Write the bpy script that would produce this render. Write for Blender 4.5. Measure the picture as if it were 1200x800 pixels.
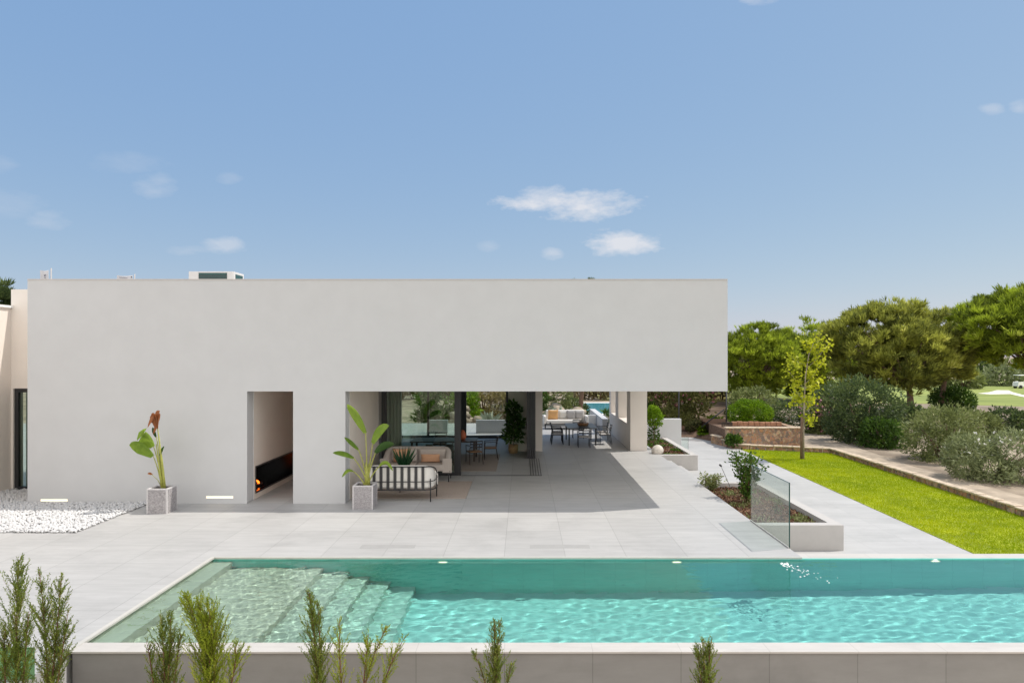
import bpy, math, random
import numpy as np
from mathutils import Vector, Matrix

# ---------------------------------------------------------------- scene, camera, light
for o in list(bpy.data.objects):
    bpy.data.objects.remove(o)
C = bpy.context.scene
COL = C.collection
R = math.radians
rng = np.random.default_rng(7)
random.seed(7)

CH = 3.93                      # eye height above the terrace (terrace top is z = 0)
F = 800.0                      # focal length in photo pixels (24 mm equivalent)
VX, VY = 613.0, 417.0          # vanishing point in the photo


def at(px, py, Y):             # photo pixel + distance -> point
    return Vector(((px - VX) * Y / F, Y, CH - (py - VY) * Y / F))


def gnd(px, py, z=0.0):        # photo pixel on a level z
    Y = F * (CH - z) / (py - VY)
    return Vector(((px - VX) * Y / F, Y, z))


cam = bpy.data.cameras.new("camera")
cam.sensor_width = 36
cam.lens = 24
cam.shift_x = -13 / 1200
cam.shift_y = 17 / 1200
cam.clip_start = 0.1
cam.clip_end = 6000
camo = bpy.data.objects.new("camera", cam)
camo.location = (0, 0, CH)
camo.rotation_euler = (R(90), 0, 0)
COL.objects.link(camo)
C.camera = camo

SUN = Vector((0.63, 0.17, 1.0)).normalized()
sl = bpy.data.lights.new("sun", 'SUN')
sl.energy = 2.2
sl.angle = R(0.53)
sl.color = (1.0, 0.95, 0.87)
slo = bpy.data.objects.new("sun", sl)
slo.rotation_euler = SUN.to_track_quat('Z', 'Y').to_euler()
COL.objects.link(slo)

W = bpy.data.worlds.new("World")
C.world = W
W.use_nodes = True
wt = W.node_tree
wt.nodes.clear()


def wn(t, **k):
    n = wt.nodes.new(t)
    for a, b in k.items():
        setattr(n, a, b)
    return n


def wmath(op, a, b=None, c=None, clamp=False):
    n = wn('ShaderNodeMath', operation=op, use_clamp=clamp)
    for i, v in enumerate((a, b, c)):
        if v is None:
            continue
        if isinstance(v, (int, float)):
            n.inputs[i].default_value = v
        else:
            wt.links.new(v, n.inputs[i])
    return n.outputs[0]


sky = wn('ShaderNodeTexSky', sky_type='NISHITA', sun_disc=False)
sky.sun_elevation = math.asin(SUN.z)
sky.sun_rotation = math.atan2(SUN.x, SUN.y)
sky.air_density = 1.0
sky.dust_density = 0.5
sky.ozone_density = 2.0
bg = wn('ShaderNodeBackground')
bg.inputs['Strength'].default_value = 0.15
hs = wn('ShaderNodeHueSaturation')
hs.inputs['Saturation'].default_value = 1.0
wt.links.new(sky.outputs[0], hs.inputs['Color'])
# a hazy summer sky: the clear-air sky evened out with a plain blue veil
veil = wn('ShaderNodeMix', data_type='RGBA', blend_type='ADD')
veil.inputs[0].default_value = 1.0
sc_ = wn('ShaderNodeMix', data_type='RGBA', blend_type='MULTIPLY')
sc_.inputs[0].default_value = 1.0
sc_.inputs[7].default_value = (.277, .189, .067, 1)
wt.links.new(hs.outputs[0], sc_.inputs[6])
wt.links.new(sc_.outputs[2], veil.inputs[6])
veil.inputs[7].default_value = (.514, 1.057, 2.171, 1)
wt.links.new(veil.outputs[2], bg.inputs['Color'])
cl = wn('ShaderNodeBackground')
cl.inputs['Color'].default_value = (0.92, 0.94, 1.0, 1)
cl.inputs['Strength'].default_value = 0.46
tc = wn('ShaderNodeTexCoord')
sp = wn('ShaderNodeSeparateXYZ')
wt.links.new(tc.outputs['Generated'], sp.inputs[0])
yy = wmath('MAXIMUM', sp.outputs[1], 0.05)
u = wmath('DIVIDE', sp.outputs[0], yy)
v = wmath('DIVIDE', sp.outputs[2], yy)
nz = wn('ShaderNodeTexNoise')
nz.inputs['Scale'].default_value = 30
nz.inputs['Detail'].default_value = 7
nz.inputs['Roughness'].default_value = 0.62
cmap = wn('ShaderNodeMapping')
cmap.inputs['Scale'].default_value = (.8, .8, 2.0)
wt.links.new(tc.outputs['Generated'], cmap.inputs[0])
wt.links.new(cmap.outputs[0], nz.inputs['Vector'])
nc = wmath('MULTIPLY', wmath('SUBTRACT', nz.outputs[0], 0.5), 4.2)
mask = None
# clouds as directions: photo px, py, half width, half height, density
for cx, cy, rw, rh, dn in ((668, 239, 72, 17, 0.95), (640, 232, 38, 14, 0.7), (730, 285, 40, 14, 0.95), (646, 297, 13, 7, .45),
                           (180, 218, 24, 14, .22), (150, 190, 44, 12, .11), (55, 257, 26, 11, .2), (15, 240, 40, 16, .13),
                           (262, 288, 26, 10, .42), (225, 293, 28, 6, .2), (267, 209, 14, 7, .16), (1162, 129, 14, 7, .3),
                           (1196, 126, 12, 9, .3), (572, 289, 12, 6, .18), (890, 1, 24, 7, .4), (0, 190, 20, 12, .12)):
    a = wmath('POWER', wmath('DIVIDE', wmath('SUBTRACT', u, (cx - VX) / F), rw / F), 2.0)
    b = wmath('POWER', wmath('DIVIDE', wmath('SUBTRACT', v, (VY - cy) / F), rh / F), 2.0)
    d = wmath('ADD', wmath('ADD', a, b), nc)
    m = wmath('MULTIPLY', wmath('MULTIPLY', wmath('SUBTRACT', 1.3, d), .62, clamp=True), dn)
    m = wmath('SMOOTH_MIN', m, .95, .2)
    m = wmath('MULTIPLY', m, wmath('GREATER_THAN', sp.outputs[1], 0.05))
    mask = m if mask is None else wmath('MAXIMUM', mask, m)
mask = wmath('MINIMUM', mask, 1.0)
# added fill light: bright cloud sheet over the unseen sky behind the camera
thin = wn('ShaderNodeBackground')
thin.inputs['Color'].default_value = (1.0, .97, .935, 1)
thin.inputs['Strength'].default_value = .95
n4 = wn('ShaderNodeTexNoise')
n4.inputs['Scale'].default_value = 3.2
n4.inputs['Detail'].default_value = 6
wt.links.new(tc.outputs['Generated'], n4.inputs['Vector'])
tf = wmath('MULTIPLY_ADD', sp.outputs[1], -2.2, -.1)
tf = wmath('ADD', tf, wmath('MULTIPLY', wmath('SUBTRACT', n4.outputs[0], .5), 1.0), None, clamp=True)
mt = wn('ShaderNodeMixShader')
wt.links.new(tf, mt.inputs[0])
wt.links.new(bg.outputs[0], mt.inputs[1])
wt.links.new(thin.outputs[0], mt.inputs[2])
mx = wn('ShaderNodeMixShader')
wt.links.new(mask, mx.inputs[0])
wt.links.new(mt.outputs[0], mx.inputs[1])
wt.links.new(cl.outputs[0], mx.inputs[2])
wo = wn('ShaderNodeOutputWorld')
wt.links.new(mx.outputs[0], wo.inputs[0])

C.view_settings.view_transform = 'Standard'
C.view_settings.look = 'None'
C.view_settings.exposure = 0.85
C.view_settings.gamma = 1
C.render.engine = 'CYCLES'
C.cycles.max_bounces = 14
C.cycles.diffuse_bounces = 8
C.cycles.transparent_max_bounces = 24
C.cycles.use_denoising = True
C.cycles.caustics_reflective = False
C.cycles.caustics_refractive = True
C.cycles.sample_clamp_indirect = 6.0
C.cycles.blur_glossy = .3

# ---------------------------------------------------------------- helpers
OFF = {}


class MB:
    """collects shapes, links them as ONE mesh object"""

    def __init__(s):
        s.v, s.f, s.m, s.sm = [], [], [], []

    def add(s, vs, fs, m=0, smooth=False):
        b = len(s.v)
        s.v += [tuple(p) for p in vs]
        for f in fs:
            s.f.append(tuple(i + b for i in f))
            s.m.append(m)
            s.sm.append(smooth)
        return s

    def box(s, x0, x1, y0, y1, z0, z1, m=0, M=None):
        vs = [(x, y, z) for z in (z0, z1) for y in (y0, y1) for x in (x0, x1)]
        if M is not None:
            vs = [M @ Vector(p) for p in vs]
        return s.add(vs, [(0, 2, 3, 1), (4, 5, 7, 6), (0, 1, 5, 4), (2, 6, 7, 3), (0, 4, 6, 2), (1, 3, 7, 5)], m)

    def prism(s, pts, axis, a, b, m=0):
        n = len(pts)

        def P(p, t):
            return {'y': (p[0], t, p[1]), 'x': (t, p[0], p[1]), 'z': (p[0], p[1], t)}[axis]
        vs = [P(p, a) for p in pts] + [P(p, b) for p in pts]
        fs = [tuple(range(n)), tuple(range(2 * n - 1, n - 1, -1))]
        fs += [(i, (i + 1) % n + 0, (i + 1) % n + n, i + n) for i in range(n)]
        return s.add(vs, fs, m)

    def tube(s, pts, rad, seg=8, m=0, caps=True):
        pts = [Vector(p) for p in pts]
        n = len(pts)
        if isinstance(rad, (int, float)):
            rad = [rad] * n
        vs, fs = [], []
        up = None
        for i, p in enumerate(pts):
            t = (pts[min(i + 1, n - 1)] - pts[max(i - 1, 0)]).normalized()
            if up is None:
                up = Vector((0, 0, 1)) if abs(t.z) < .9 else Vector((1, 0, 0))
            a = t.cross(up).normalized()
            b = a.cross(t).normalized()
            up = b
            for k in range(seg):
                w = 2 * math.pi * k / seg
                vs.append(p + (a * math.cos(w) + b * math.sin(w)) * rad[i])
        for i in range(n - 1):
            for k in range(seg):
                k2 = (k + 1) % seg
                fs.append((i * seg + k, i * seg + k2, (i + 1) * seg + k2, (i + 1) * seg + k))
        s.add(vs, fs, m, True)
        if caps:
            b0 = len(s.v) - n * seg
            s.f += [tuple(b0 + k for k in range(seg))[::-1], tuple(b0 + (n - 1) * seg + k for k in range(seg))]
            s.m += [m, m]
            s.sm += [False, False]
        return s

    def ball(s, c, r, seg=16, ring=10, m=0, wob=0.0, M=None):
        c = Vector(c)
        r = Vector(r) if not isinstance(r, (int, float)) else Vector((r, r, r))
        vs, fs = [], []
        for i in range(ring + 1):
            t = math.pi * i / ring
            for k in range(seg):
                w = 2 * math.pi * k / seg
                d = Vector((math.sin(t) * math.cos(w), math.sin(t) * math.sin(w), math.cos(t)))
                q = 1 + wob * (math.sin(3.1 * d.x + 2 * d.z + c.x * 9) + math.sin(4.3 * d.y - 3 * d.z + c.y * 7))
                p = Vector((d.x * r.x, d.y * r.y, d.z * r.z)) * q
                if M is not None:
                    p = M @ p
                vs.append(c + p)
        for i in range(ring):
            for k in range(seg):
                k2 = (k + 1) % seg
                fs.append((i * seg + k, (i + 1) * seg + k, (i + 1) * seg + k2, i * seg + k2))
        return s.add(vs, fs, m, True)

    def lathe(s, c, prof, seg=20, m=0):
        c = Vector(c)
        vs, fs = [], []
        for r, z in prof:
            for k in range(seg):
                w = 2 * math.pi * k / seg
                vs.append(c + Vector((r * math.cos(w), r * math.sin(w), z)))
        for i in range(len(prof) - 1):
            for k in range(seg):
                k2 = (k + 1) % seg
                fs.append((i * seg + k, i * seg + k2, (i + 1) * seg + k2, (i + 1) * seg + k))
        return s.add(vs, fs, m, True)

    def build(s, name, mat, parent=None, bevel=0.0, subd=0):
        off = OFF.get(parent.name, Vector((0, 0, 0))) if parent else Vector((0, 0, 0))
        me = bpy.data.meshes.new(name)
        me.from_pydata([(p[0] - off.x, p[1] - off.y, p[2] - off.z) for p in s.v], [], s.f)
        for mm in (mat if isinstance(mat, (list, tuple)) else [mat]):
            me.materials.append(mm)
        me.polygons.foreach_set('material_index', s.m)
        me.polygons.foreach_set('use_smooth', s.sm)
        me.update()
        o = bpy.data.objects.new(name, me)
        COL.objects.link(o)
        if parent:
            o.parent = parent
        OFF[o.name] = off
        if bevel:
            b = o.modifiers.new('bevel', 'BEVEL')
            b.width = bevel
            b.segments = 2
            b.limit_method = 'ANGLE'
        if subd:
            b = o.modifiers.new('subd', 'SUBSURF')
            b.levels = subd
            b.render_levels = subd
        return o


def tag(o, label=None, cat=None, group=None, kind=None):
    if label:
        o['label'] = label
    if cat:
        o['category'] = cat
    if group:
        o['group'] = group
    if kind:
        o['kind'] = kind
    return o


def thing(name, label, cat, loc=(0, 0, 0), group=None):
    o = bpy.data.objects.new(name, None)
    o.empty_display_size = .1
    COL.objects.link(o)
    o.location = loc
    OFF[o.name] = Vector(loc)
    return tag(o, label, cat, group)


def copy_tree(o, parent=None):
    c = o.copy()
    COL.objects.link(c)
    OFF[c.name] = OFF.get(o.name, Vector((0, 0, 0)))
    if parent:
        c.parent = parent
    for ch in list(o.children):
        copy_tree(ch, c)
    return c


# ---------------------------------------------------------------- materials
def mat(name, col, rough=.6, var=0.0, scale=3.0, bump=0.0, bscale=60.0, metal=0.0, spec=None, col2=None, detail=5, stretch=None):
    m = bpy.data.materials.new(name)
    m.use_nodes = True
    t = m.node_tree
    b = t.nodes['Principled BSDF']
    b.inputs['Roughness'].default_value = rough
    b.inputs['Metallic'].default_value = metal
    if spec is not None:
        b.inputs['Specular IOR Level'].default_value = spec
    b.inputs['Base Color'].default_value = (*col, 1)
    g = t.nodes.new('ShaderNodeNewGeometry')
    vec = g.outputs['Position']
    if stretch:
        mp = t.nodes.new('ShaderNodeMapping')
        mp.inputs['Scale'].default_value = stretch
        t.links.new(vec, mp.inputs[0])
        vec = mp.outputs[0]
    if var > 0 or col2:
        n = t.nodes.new('ShaderNodeTexNoise')
        n.inputs['Scale'].default_value = scale
        n.inputs['Detail'].default_value = detail
        n.inputs['Roughness'].default_value = .6
        t.links.new(vec, n.inputs['Vector'])
        r = t.nodes.new('ShaderNodeValToRGB')
        c0 = tuple(max(0, x * (1 - var)) for x in col)
        c1 = col2 if col2 else tuple(min(1, x * (1 + var)) for x in col)
        r.color_ramp.elements[0].position = .32
        r.color_ramp.elements[1].position = .68
        r.color_ramp.elements[0].color = (*c0, 1)
        r.color_ramp.elements[1].color = (*c1, 1)
        t.links.new(n.outputs[0], r.inputs[0])
        t.links.new(r.outputs[0], b.inputs['Base Color'])
    if bump:
        n2 = t.nodes.new('ShaderNodeTexNoise')
        n2.inputs['Scale'].default_value = bscale
        n2.inputs['Detail'].default_value = 4
        t.links.new(vec, n2.inputs['Vector'])
        bu = t.nodes.new('ShaderNodeBump')
        bu.inputs['Strength'].default_value = bump
        bu.inputs['Distance'].default_value = .02
        t.links.new(n2.outputs[0], bu.inputs['Height'])
        t.links.new(bu.outputs[0], b.inputs['Normal'])
    return m


def tilemat(name, ca, cb, mortar, bw, bh, plane='xy', rough=.45, ms=.004, shift=(0, 0), streak=.10):
    """large stone tiles, in world metres on the given plane"""
    m = bpy.data.materials.new(name)
    m.use_nodes = True
    t = m.node_tree
    L = t.links.new
    b = t.nodes['Principled BSDF']
    b.inputs['Roughness'].default_value = rough
    b.inputs['Specular IOR Level'].default_value = .35
    g = t.nodes.new('ShaderNodeNewGeometry')
    s = t.nodes.new('ShaderNodeSeparateXYZ')
    L(g.outputs['Position'], s.inputs[0])
    c = t.nodes.new('ShaderNodeCombineXYZ')
    ax = {'x': 0, 'y': 1, 'z': 2}
    L(s.outputs[ax[plane[0]]], c.inputs[0])
    L(s.outputs[ax[plane[1]]], c.inputs[1])
    mp = t.nodes.new('ShaderNodeMapping')
    mp.inputs['Location'].default_value = (shift[0], shift[1], 0)
    L(c.outputs[0], mp.inputs[0])
    br = t.nodes.new('ShaderNodeTexBrick')
    br.offset = 0
    br.inputs['Scale'].default_value = 1
    br.inputs['Brick Width'].default_value = bw
    br.inputs['Row Height'].default_value = bh
    br.inputs['Mortar Size'].default_value = ms
    br.inputs['Mortar Smooth'].default_value = .3
    br.inputs['Bias'].default_value = 0
    br.inputs['Color1'].default_value = (*ca, 1)
    br.inputs['Color2'].default_value = (*cb, 1)
    br.inputs['Mortar'].default_value = (*mortar, 1)
    L(mp.outputs[0], br.inputs['Vector'])
    n = t.nodes.new('ShaderNodeTexNoise')
    mp2 = t.nodes.new('ShaderNodeMapping')
    mp2.inputs['Scale'].default_value = (.7, 4.5, 3)
    L(g.outputs['Position'], mp2.inputs[0])
    L(mp2.outputs[0], n.inputs['Vector'])
    n.inputs['Scale'].default_value = 1.3
    n.inputs['Detail'].default_value = 8
    n.inputs['Roughness'].default_value = .68
    r = t.nodes.new('ShaderNodeMapRange')
    r.inputs[1].default_value = .3
    r.inputs[2].default_value = .7
    r.inputs[3].default_value = 1 - streak
    r.inputs[4].default_value = 1 + streak
    L(n.outputs[0], r.inputs[0])
    mu = t.nodes.new('ShaderNodeMix')
    mu.data_type = 'RGBA'
    mu.blend_type = 'MULTIPLY'
    mu.inputs[0].default_value = 1
    L(br.outputs['Color'], mu.inputs[6])
    ns = t.nodes.new('ShaderNodeTexNoise')
    ns.inputs['Scale'].default_value = .55
    ns.inputs['Detail'].default_value = 6
    ns.inputs['Roughness'].default_value = .7
    L(g.outputs['Position'], ns.inputs['Vector'])
    rs_ = t.nodes.new('ShaderNodeMapRange')
    rs_.inputs[1].default_value = .34
    rs_.inputs[2].default_value = .50
    rs_.inputs[3].default_value = .90
    rs_.inputs[4].default_value = 1.01
    L(ns.outputs[0], rs_.inputs[0])
    pr = t.nodes.new('ShaderNodeMath')
    pr.operation = 'MULTIPLY'
    L(r.outputs[0], pr.inputs[0])
    L(rs_.outputs[0], pr.inputs[1])
    cc = t.nodes.new('ShaderNodeCombineXYZ')
    for i in range(3):
        L(pr.outputs[0], cc.inputs[i])
    L(cc.outputs[0], mu.inputs[7])
    L(mu.outputs[2], b.inputs['Base Color'])
    return m


def leafmat(name, c0, c1, c2=None, trans=.35, rough=.55):
    m = bpy.data.materials.new(name)
    m.use_nodes = True
    t = m.node_tree
    L = t.links.new
    b = t.nodes['Principled BSDF']
    out = t.nodes['Material Output']
    b.inputs['Roughness'].default_value = rough
    b.inputs['Specular IOR Level'].default_value = .3
    a = t.nodes.new('ShaderNodeAttribute')
    a.attribute_name = 'tint'
    r = t.nodes.new('ShaderNodeValToRGB')
    r.color_ramp.elements[0].color = (*c0, 1)
    r.color_ramp.elements[1].color = (*c1, 1)
    r.color_ramp.elements[0].position = .1
    r.color_ramp.elements[1].position = .75
    if c2:
        e = r.color_ramp.elements.new(.97)
        e.color = (*c2, 1)
    L(a.outputs['Fac'], r.inputs[0])
    L(r.outputs[0], b.inputs['Base Color'])
    tr = t.nodes.new('ShaderNodeBsdfTranslucent')
    L(r.outputs[0], tr.inputs[0])
    mx = t.nodes.new('ShaderNodeMixShader')
    mx.inputs[0].default_value = trans
    L(b.outputs[0], mx.inputs[1])
    L(tr.outputs[0], mx.inputs[2])
    L(mx.outputs[0], out.inputs[0])
    return m


def glassmat(name, tint, ior=1.5, boost=1.0):
    m = bpy.data.materials.new(name)
    m.use_nodes = True
    t = m.node_tree
    L = t.links.new
    t.nodes.remove(t.nodes['Principled BSDF'])
    tr = t.nodes.new('ShaderNodeBsdfTransparent')
    tr.inputs[0].default_value = (*tint, 1)
    gl = t.nodes.new('ShaderNodeBsdfGlossy')
    gl.inputs['Roughness'].default_value = .01
    fr = t.nodes.new('ShaderNodeLayerWeight')
    fr.inputs[0].default_value = .5
    pw = t.nodes.new('ShaderNodeMath')
    pw.operation = 'POWER'
    pw.inputs[1].default_value = 5
    L(fr.outputs['Facing'], pw.inputs[0])
    mm = t.nodes.new('ShaderNodeMath')
    mm.operation = 'MULTIPLY_ADD'
    mm.use_clamp = True
    f0 = ((ior - 1) / (ior + 1)) ** 2 * boost
    mm.inputs[1].default_value = 1 - f0 if boost else 0
    mm.inputs[2].default_value = f0
    L(pw.outputs[0], mm.inputs[0])
    mx = t.nodes.new('ShaderNodeMixShader')
    L(mm.outputs[0], mx.inputs[0])
    L(tr.outputs[0], mx.inputs[1])
    L(gl.outputs[0], mx.inputs[2])
    L(mx.outputs[0], t.nodes['Material Output'].inputs[0])
    return m


def emit(name, col, s):
    m = bpy.data.materials.new(name)
    m.use_nodes = True
    b = m.node_tree.nodes['Principled BSDF']
    b.inputs['Base Color'].default_value = (*col, 1)
    b.inputs['Emission Color'].default_value = (*col, 1)
    b.inputs['Emission Strength'].default_value = s
    return m


M = {}
M['plaster'] = mat('plaster', (.525, .527, .532), .85, .022, 1.7, .25, 90)
M['plaster_warm'] = mat('plaster_warm', (.74, .68, .62), .85, .03, 1.3, .2, 90)
M['ceiling'] = mat('ceiling', (.90, .89, .87), .9, .02, 2)
M['deck'] = tilemat('deck', (.385, .378, .369), (.425, .417, .406), (.27, .264, .256), 1.2, 1.2, 'xy', .5, .006, (.37, .25), .10)
M['path'] = tilemat('path', (.415, .41, .40), (.445, .437, .427), (.31, .305, .295), 1.2, .6, 'xy', .55, .004, (.2, .1), .07)
for i_ in range(7):  # water's depth tint painted into the step tiles, pale to turquoise
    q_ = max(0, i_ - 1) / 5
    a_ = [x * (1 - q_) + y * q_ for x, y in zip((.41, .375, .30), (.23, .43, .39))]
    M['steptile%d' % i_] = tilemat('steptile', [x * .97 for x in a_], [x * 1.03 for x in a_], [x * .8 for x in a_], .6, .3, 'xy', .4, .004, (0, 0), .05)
M['pooltile'] = tilemat('pooltile', (.21, .44, .42), (.225, .455, .435), (.175, .38, .355), .6, .3, 'xy', .4, .004, (0, 0), .06)  # deep-water turquoise painted into the floor tile colour
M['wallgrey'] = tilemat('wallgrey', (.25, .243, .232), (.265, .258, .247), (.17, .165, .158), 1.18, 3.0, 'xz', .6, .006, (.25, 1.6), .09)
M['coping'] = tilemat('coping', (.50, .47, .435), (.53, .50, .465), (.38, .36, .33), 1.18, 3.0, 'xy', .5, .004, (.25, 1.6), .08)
M['dark_metal'] = mat('dark_metal', (.018, .018, .02), .45)
M['frame'] = mat('frame', (.025, .025, .027), .4)
M['charcoal'] = mat('charcoal', (.035, .034, .034), .6)
M['track'] = mat('track', (.05, .05, .05), .4, metal=.6)
M['glass'] = glassmat('glass', (.78, .86, .80), 1.5, 1.6)
M['glass_clear'] = glassmat('glass_clear', (.92, .95, .93), 1.45, 1.0)
M['glass_rail'] = glassmat('glass_rail', (.90, .945, .925), 1.45, 1.6)
M['glass_edge'] = mat('glass_edge', (.03, .07, .06), .2)
M['concrete'] = mat('concrete', (.47, .455, .44), .8, .10, 8, .15, 80)
M['planter'] = mat('planter', (.46, .44, .42), .8, .04, 4, .15, 80)
M['potstone'] = mat('potstone', (.34, .32, .325), .85, .35, 22, .9, 35, stretch=(1, 1, 2.2))
M['potrim'] = mat('potrim', (.52, .50, .50), .8, .08, 30)
M['soil'] = mat('soil', (.06, .04, .028), .95, .4, 20, .6, 60)
M['bed'] = mat('bed', (.14, .085, .055), .95, .45, 9, .8, 30)
M['beige'] = mat('beige', (.50, .45, .41), .95, .06, 60, .3, 400)
M['cream'] = mat('cream', (.72, .69, .64), .95, .05, 40, .3, 300)
M['peach'] = mat('peach', (.62, .36, .22), .95, .08, 50)
M['orange'] = mat('orange', (.70, .40, .17), .95, .08, 50)
M['greycloth'] = mat('greycloth', (.42, .40, .39), .95, .08, 50)
M['rug'] = mat('rug', (.36, .30, .26), .98, .10, 30, .4, 250)
M['wood'] = mat('wood', (.25, .13, .06), .55, .3, 7, stretch=(1, 1, 6))
M['darkwood'] = mat('darkwood', (.045, .030, .022), .4, .3, 7, stretch=(6, 1, 1))
M['tabletop'] = mat('tabletop', (.10, .095, .095), .35, .12, 12)
M['basket'] = mat('basket', (.38, .24, .12), .9, .3, 60, .6, 120)
M['curtain'] = mat('curtain', (.30, .30, .26), .95, .05, 10)
M['flagcloth'] = leafmat('flagcloth', (.8, .8, .82), (.8, .8, .82), None, .5)
M['white'] = mat('white', (.82, .82, .81), .5)
M['acbody'] = mat('acbody', (.52, .50, .48), .5)
M['acgrille'] = mat('acgrille', (.015, .06, .055), .4, .3, 40)
M['pebble'] = mat('pebble', (.58, .575, .575), .7, .22, 30)
M['stone'] = None
M['asphalt'] = mat('asphalt', (.36, .29, .215), .95, .28, 1.4, .4, 50)
M['bark'] = mat('bark', (.15, .095, .065), .95, .4, 9, .8, 20, stretch=(3, 3, .6))
M['palebark'] = mat('palebark', (.30, .25, .20), .9, .3, 14, .4, 30)
M['stem'] = mat('stem', (.30, .31, .06), .6, .25, 20)
M['redtwig'] = mat('redtwig', (.16, .075, .045), .85, .3, 40)
M['sand'] = mat('sand', (.80, .74, .64), .95, .05, 2)
M['lamp'] = emit('lamp', (1.0, .80, .50), 1.0)
M['poollamp'] = emit('poollamp', (1.0, .86, .56), 1.1)
M['flame'] = emit('flame', (1.0, .16, .015), 2.2)
M['black'] = mat('black', (.004, .004, .004), .35)
M['dkblack'] = mat('dkblack', (.008, .008, .009), .12)
M['terracotta'] = mat('terracotta', (.50, .13, .06), .6)
M['redclay'] = mat('redclay', (.33, .17, .10), .9, .3, 6, .5, 20)
M['offwhite'] = mat('offwhite', (.66, .64, .60), .8, .05, 3)
M['rockery'] = mat('rockery', (.30, .25, .19), .95, .35, 5, .8, 20)
M['boulder'] = mat('boulder', (.62, .57, .50), .8, .15, 9, .4, 30)


def stonemat(name, c_lo, c_hi, scale=5.0, mortar=(.33, .27, .21)):
    m = bpy.data.materials.new(name)
    m.use_nodes = True
    t = m.node_tree
    L = t.links.new
    b = t.nodes['Principled BSDF']
    b.inputs['Roughness'].default_value = .9
    g = t.nodes.new('ShaderNodeNewGeometry')
    vo = t.nodes.new('ShaderNodeTexVoronoi')
    vo.inputs['Scale'].default_value = scale
    ve = t.nodes.new('ShaderNodeTexVoronoi')
    ve.feature = 'DISTANCE_TO_EDGE'
    ve.inputs['Scale'].default_value = scale
    wn_ = t.nodes.new('ShaderNodeTexNoise')
    wn_.inputs['Scale'].default_value = 5
    L(g.outputs['Position'], wn_.inputs['Vector'])
    wv = t.nodes.new('ShaderNodeVectorMath')
    wv.operation = 'MULTIPLY_ADD'
    wv.inputs[1].default_value = (.22, .22, .22)
    L(wn_.outputs['Color'], wv.inputs[0])
    L(g.outputs['Position'], wv.inputs[2])
    L(wv.outputs[0], vo.inputs['Vector'])
    L(wv.outputs[0], ve.inputs['Vector'])
    s = t.nodes.new('ShaderNodeSeparateColor')
    L(vo.outputs['Color'], s.inputs[0])
    r = t.nodes.new('ShaderNodeValToRGB')
    r.color_ramp.elements[0].color = (*c_lo, 1)
    r.color_ramp.elements[1].color = (*c_hi, 1)
    e = r.color_ramp.elements.new(.6)
    e.color = (c_hi[0] * .75, c_hi[1] * .55, c_hi[2] * .42, 1)
    L(s.outputs[0], r.inputs[0])
    n = t.nodes.new('ShaderNodeTexNoise')
    n.inputs['Scale'].default_value = 18
    L(g.outputs['Position'], n.inputs['Vector'])
    mu = t.nodes.new('ShaderNodeMix')
    mu.data_type = 'RGBA'
    mu.blend_type = 'OVERLAY'
    mu.inputs[0].default_value = .6
    L(r.outputs[0], mu.inputs[6])
    L(n.outputs['Color'], mu.inputs[7])
    mr = t.nodes.new('ShaderNodeMapRange')
    mr.inputs[1].default_value = .01
    mr.inputs[2].default_value = .06
    L(ve.outputs[0], mr.inputs[0])
    mx = t.nodes.new('ShaderNodeMix')
    mx.data_type = 'RGBA'
    L(mr.outputs[0], mx.inputs[0])
    mx.inputs[6].default_value = (*mortar, 1)
    L(mu.outputs[2], mx.inputs[7])
    L(mx.outputs[2], b.inputs['Base Color'])
    bu = t.nodes.new('ShaderNodeBump')
    bu.inputs['Strength'].default_value = .8
    bu.inputs['Distance'].default_value = .03
    L(mr.outputs[0], bu.inputs['Height'])
    L(bu.outputs[0], b.inputs['Normal'])
    return m


M['stone'] = stonemat('stone', (.17, .13, .10), (.46, .33, .22), 6.5)
M['kerbstone'] = mat('kerbstone', (.52, .42, .31), .9, .25, 5, .5, 25)

# lawn / ground
M['lawn'] = mat('lawn', (.24, .32, .003), .9, .35, 1.6, .8, 60, col2=(.40, .44, .005), detail=9)
M['fairway'] = mat('fairway', (.19, .25, .04), .9, .3, .12, 0, col2=(.30, .34, .07), detail=8, stretch=(.5, 2, 1))
M['earth'] = mat('earth', (.26, .19, .13), .95, .45, .5, .6, 12, col2=(.42, .34, .25), detail=9)
M['blade'] = leafmat('blade', (.24, .34, .003), (.47, .52, .004), (.62, .56, .02), .4, .9)
M['pine'] = leafmat('pine', (.13, .15, .035), (.48, .50, .085), (.74, .72, .22), .55)
M['pine_dark'] = leafmat('pine_dark', (.12, .16, .02), (.44, .54, .04), (.72, .78, .15), .55)
M['dkbush'] = leafmat('dkbush', (.04, .066, .026), (.13, .18, .055), (.26, .31, .09), .45)
M['olive'] = leafmat('olive', (.10, .125, .035), (.26, .30, .105), (.46, .45, .24), .4)
M['silver'] = leafmat('silver', (.13, .155, .06), (.33, .375, .18), (.55, .56, .38), .4)
M['bright'] = leafmat('bright', (.08, .16, .006), (.22, .36, .012), (.34, .45, .03), .35)
M['green'] = leafmat('green', (.03, .07, .010), (.085, .16, .018), (.16, .25, .03), .35)
M['cypress'] = leafmat('cypress', (.085, .125, .022), (.25, .32, .05), (.42, .40, .11), .5)
M['cypress2'] = leafmat('cypress2', (.13, .18, .016), (.36, .43, .035), (.52, .50, .10), .5)
M['yellow'] = leafmat('yellow', (.30, .35, .015), (.58, .60, .03), (.78, .75, .10), .5)
M['banana'] = leafmat('banana', (.09, .19, .016), (.26, .38, .05), None, .4, .4)
M['bananadark'] = leafmat('bananadark', (.018, .05, .015), (.045, .10, .02), None, .3, .4)
M['deadleaf'] = leafmat('deadleaf', (.20, .055, .018), (.42, .17, .06), None, .25)
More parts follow.
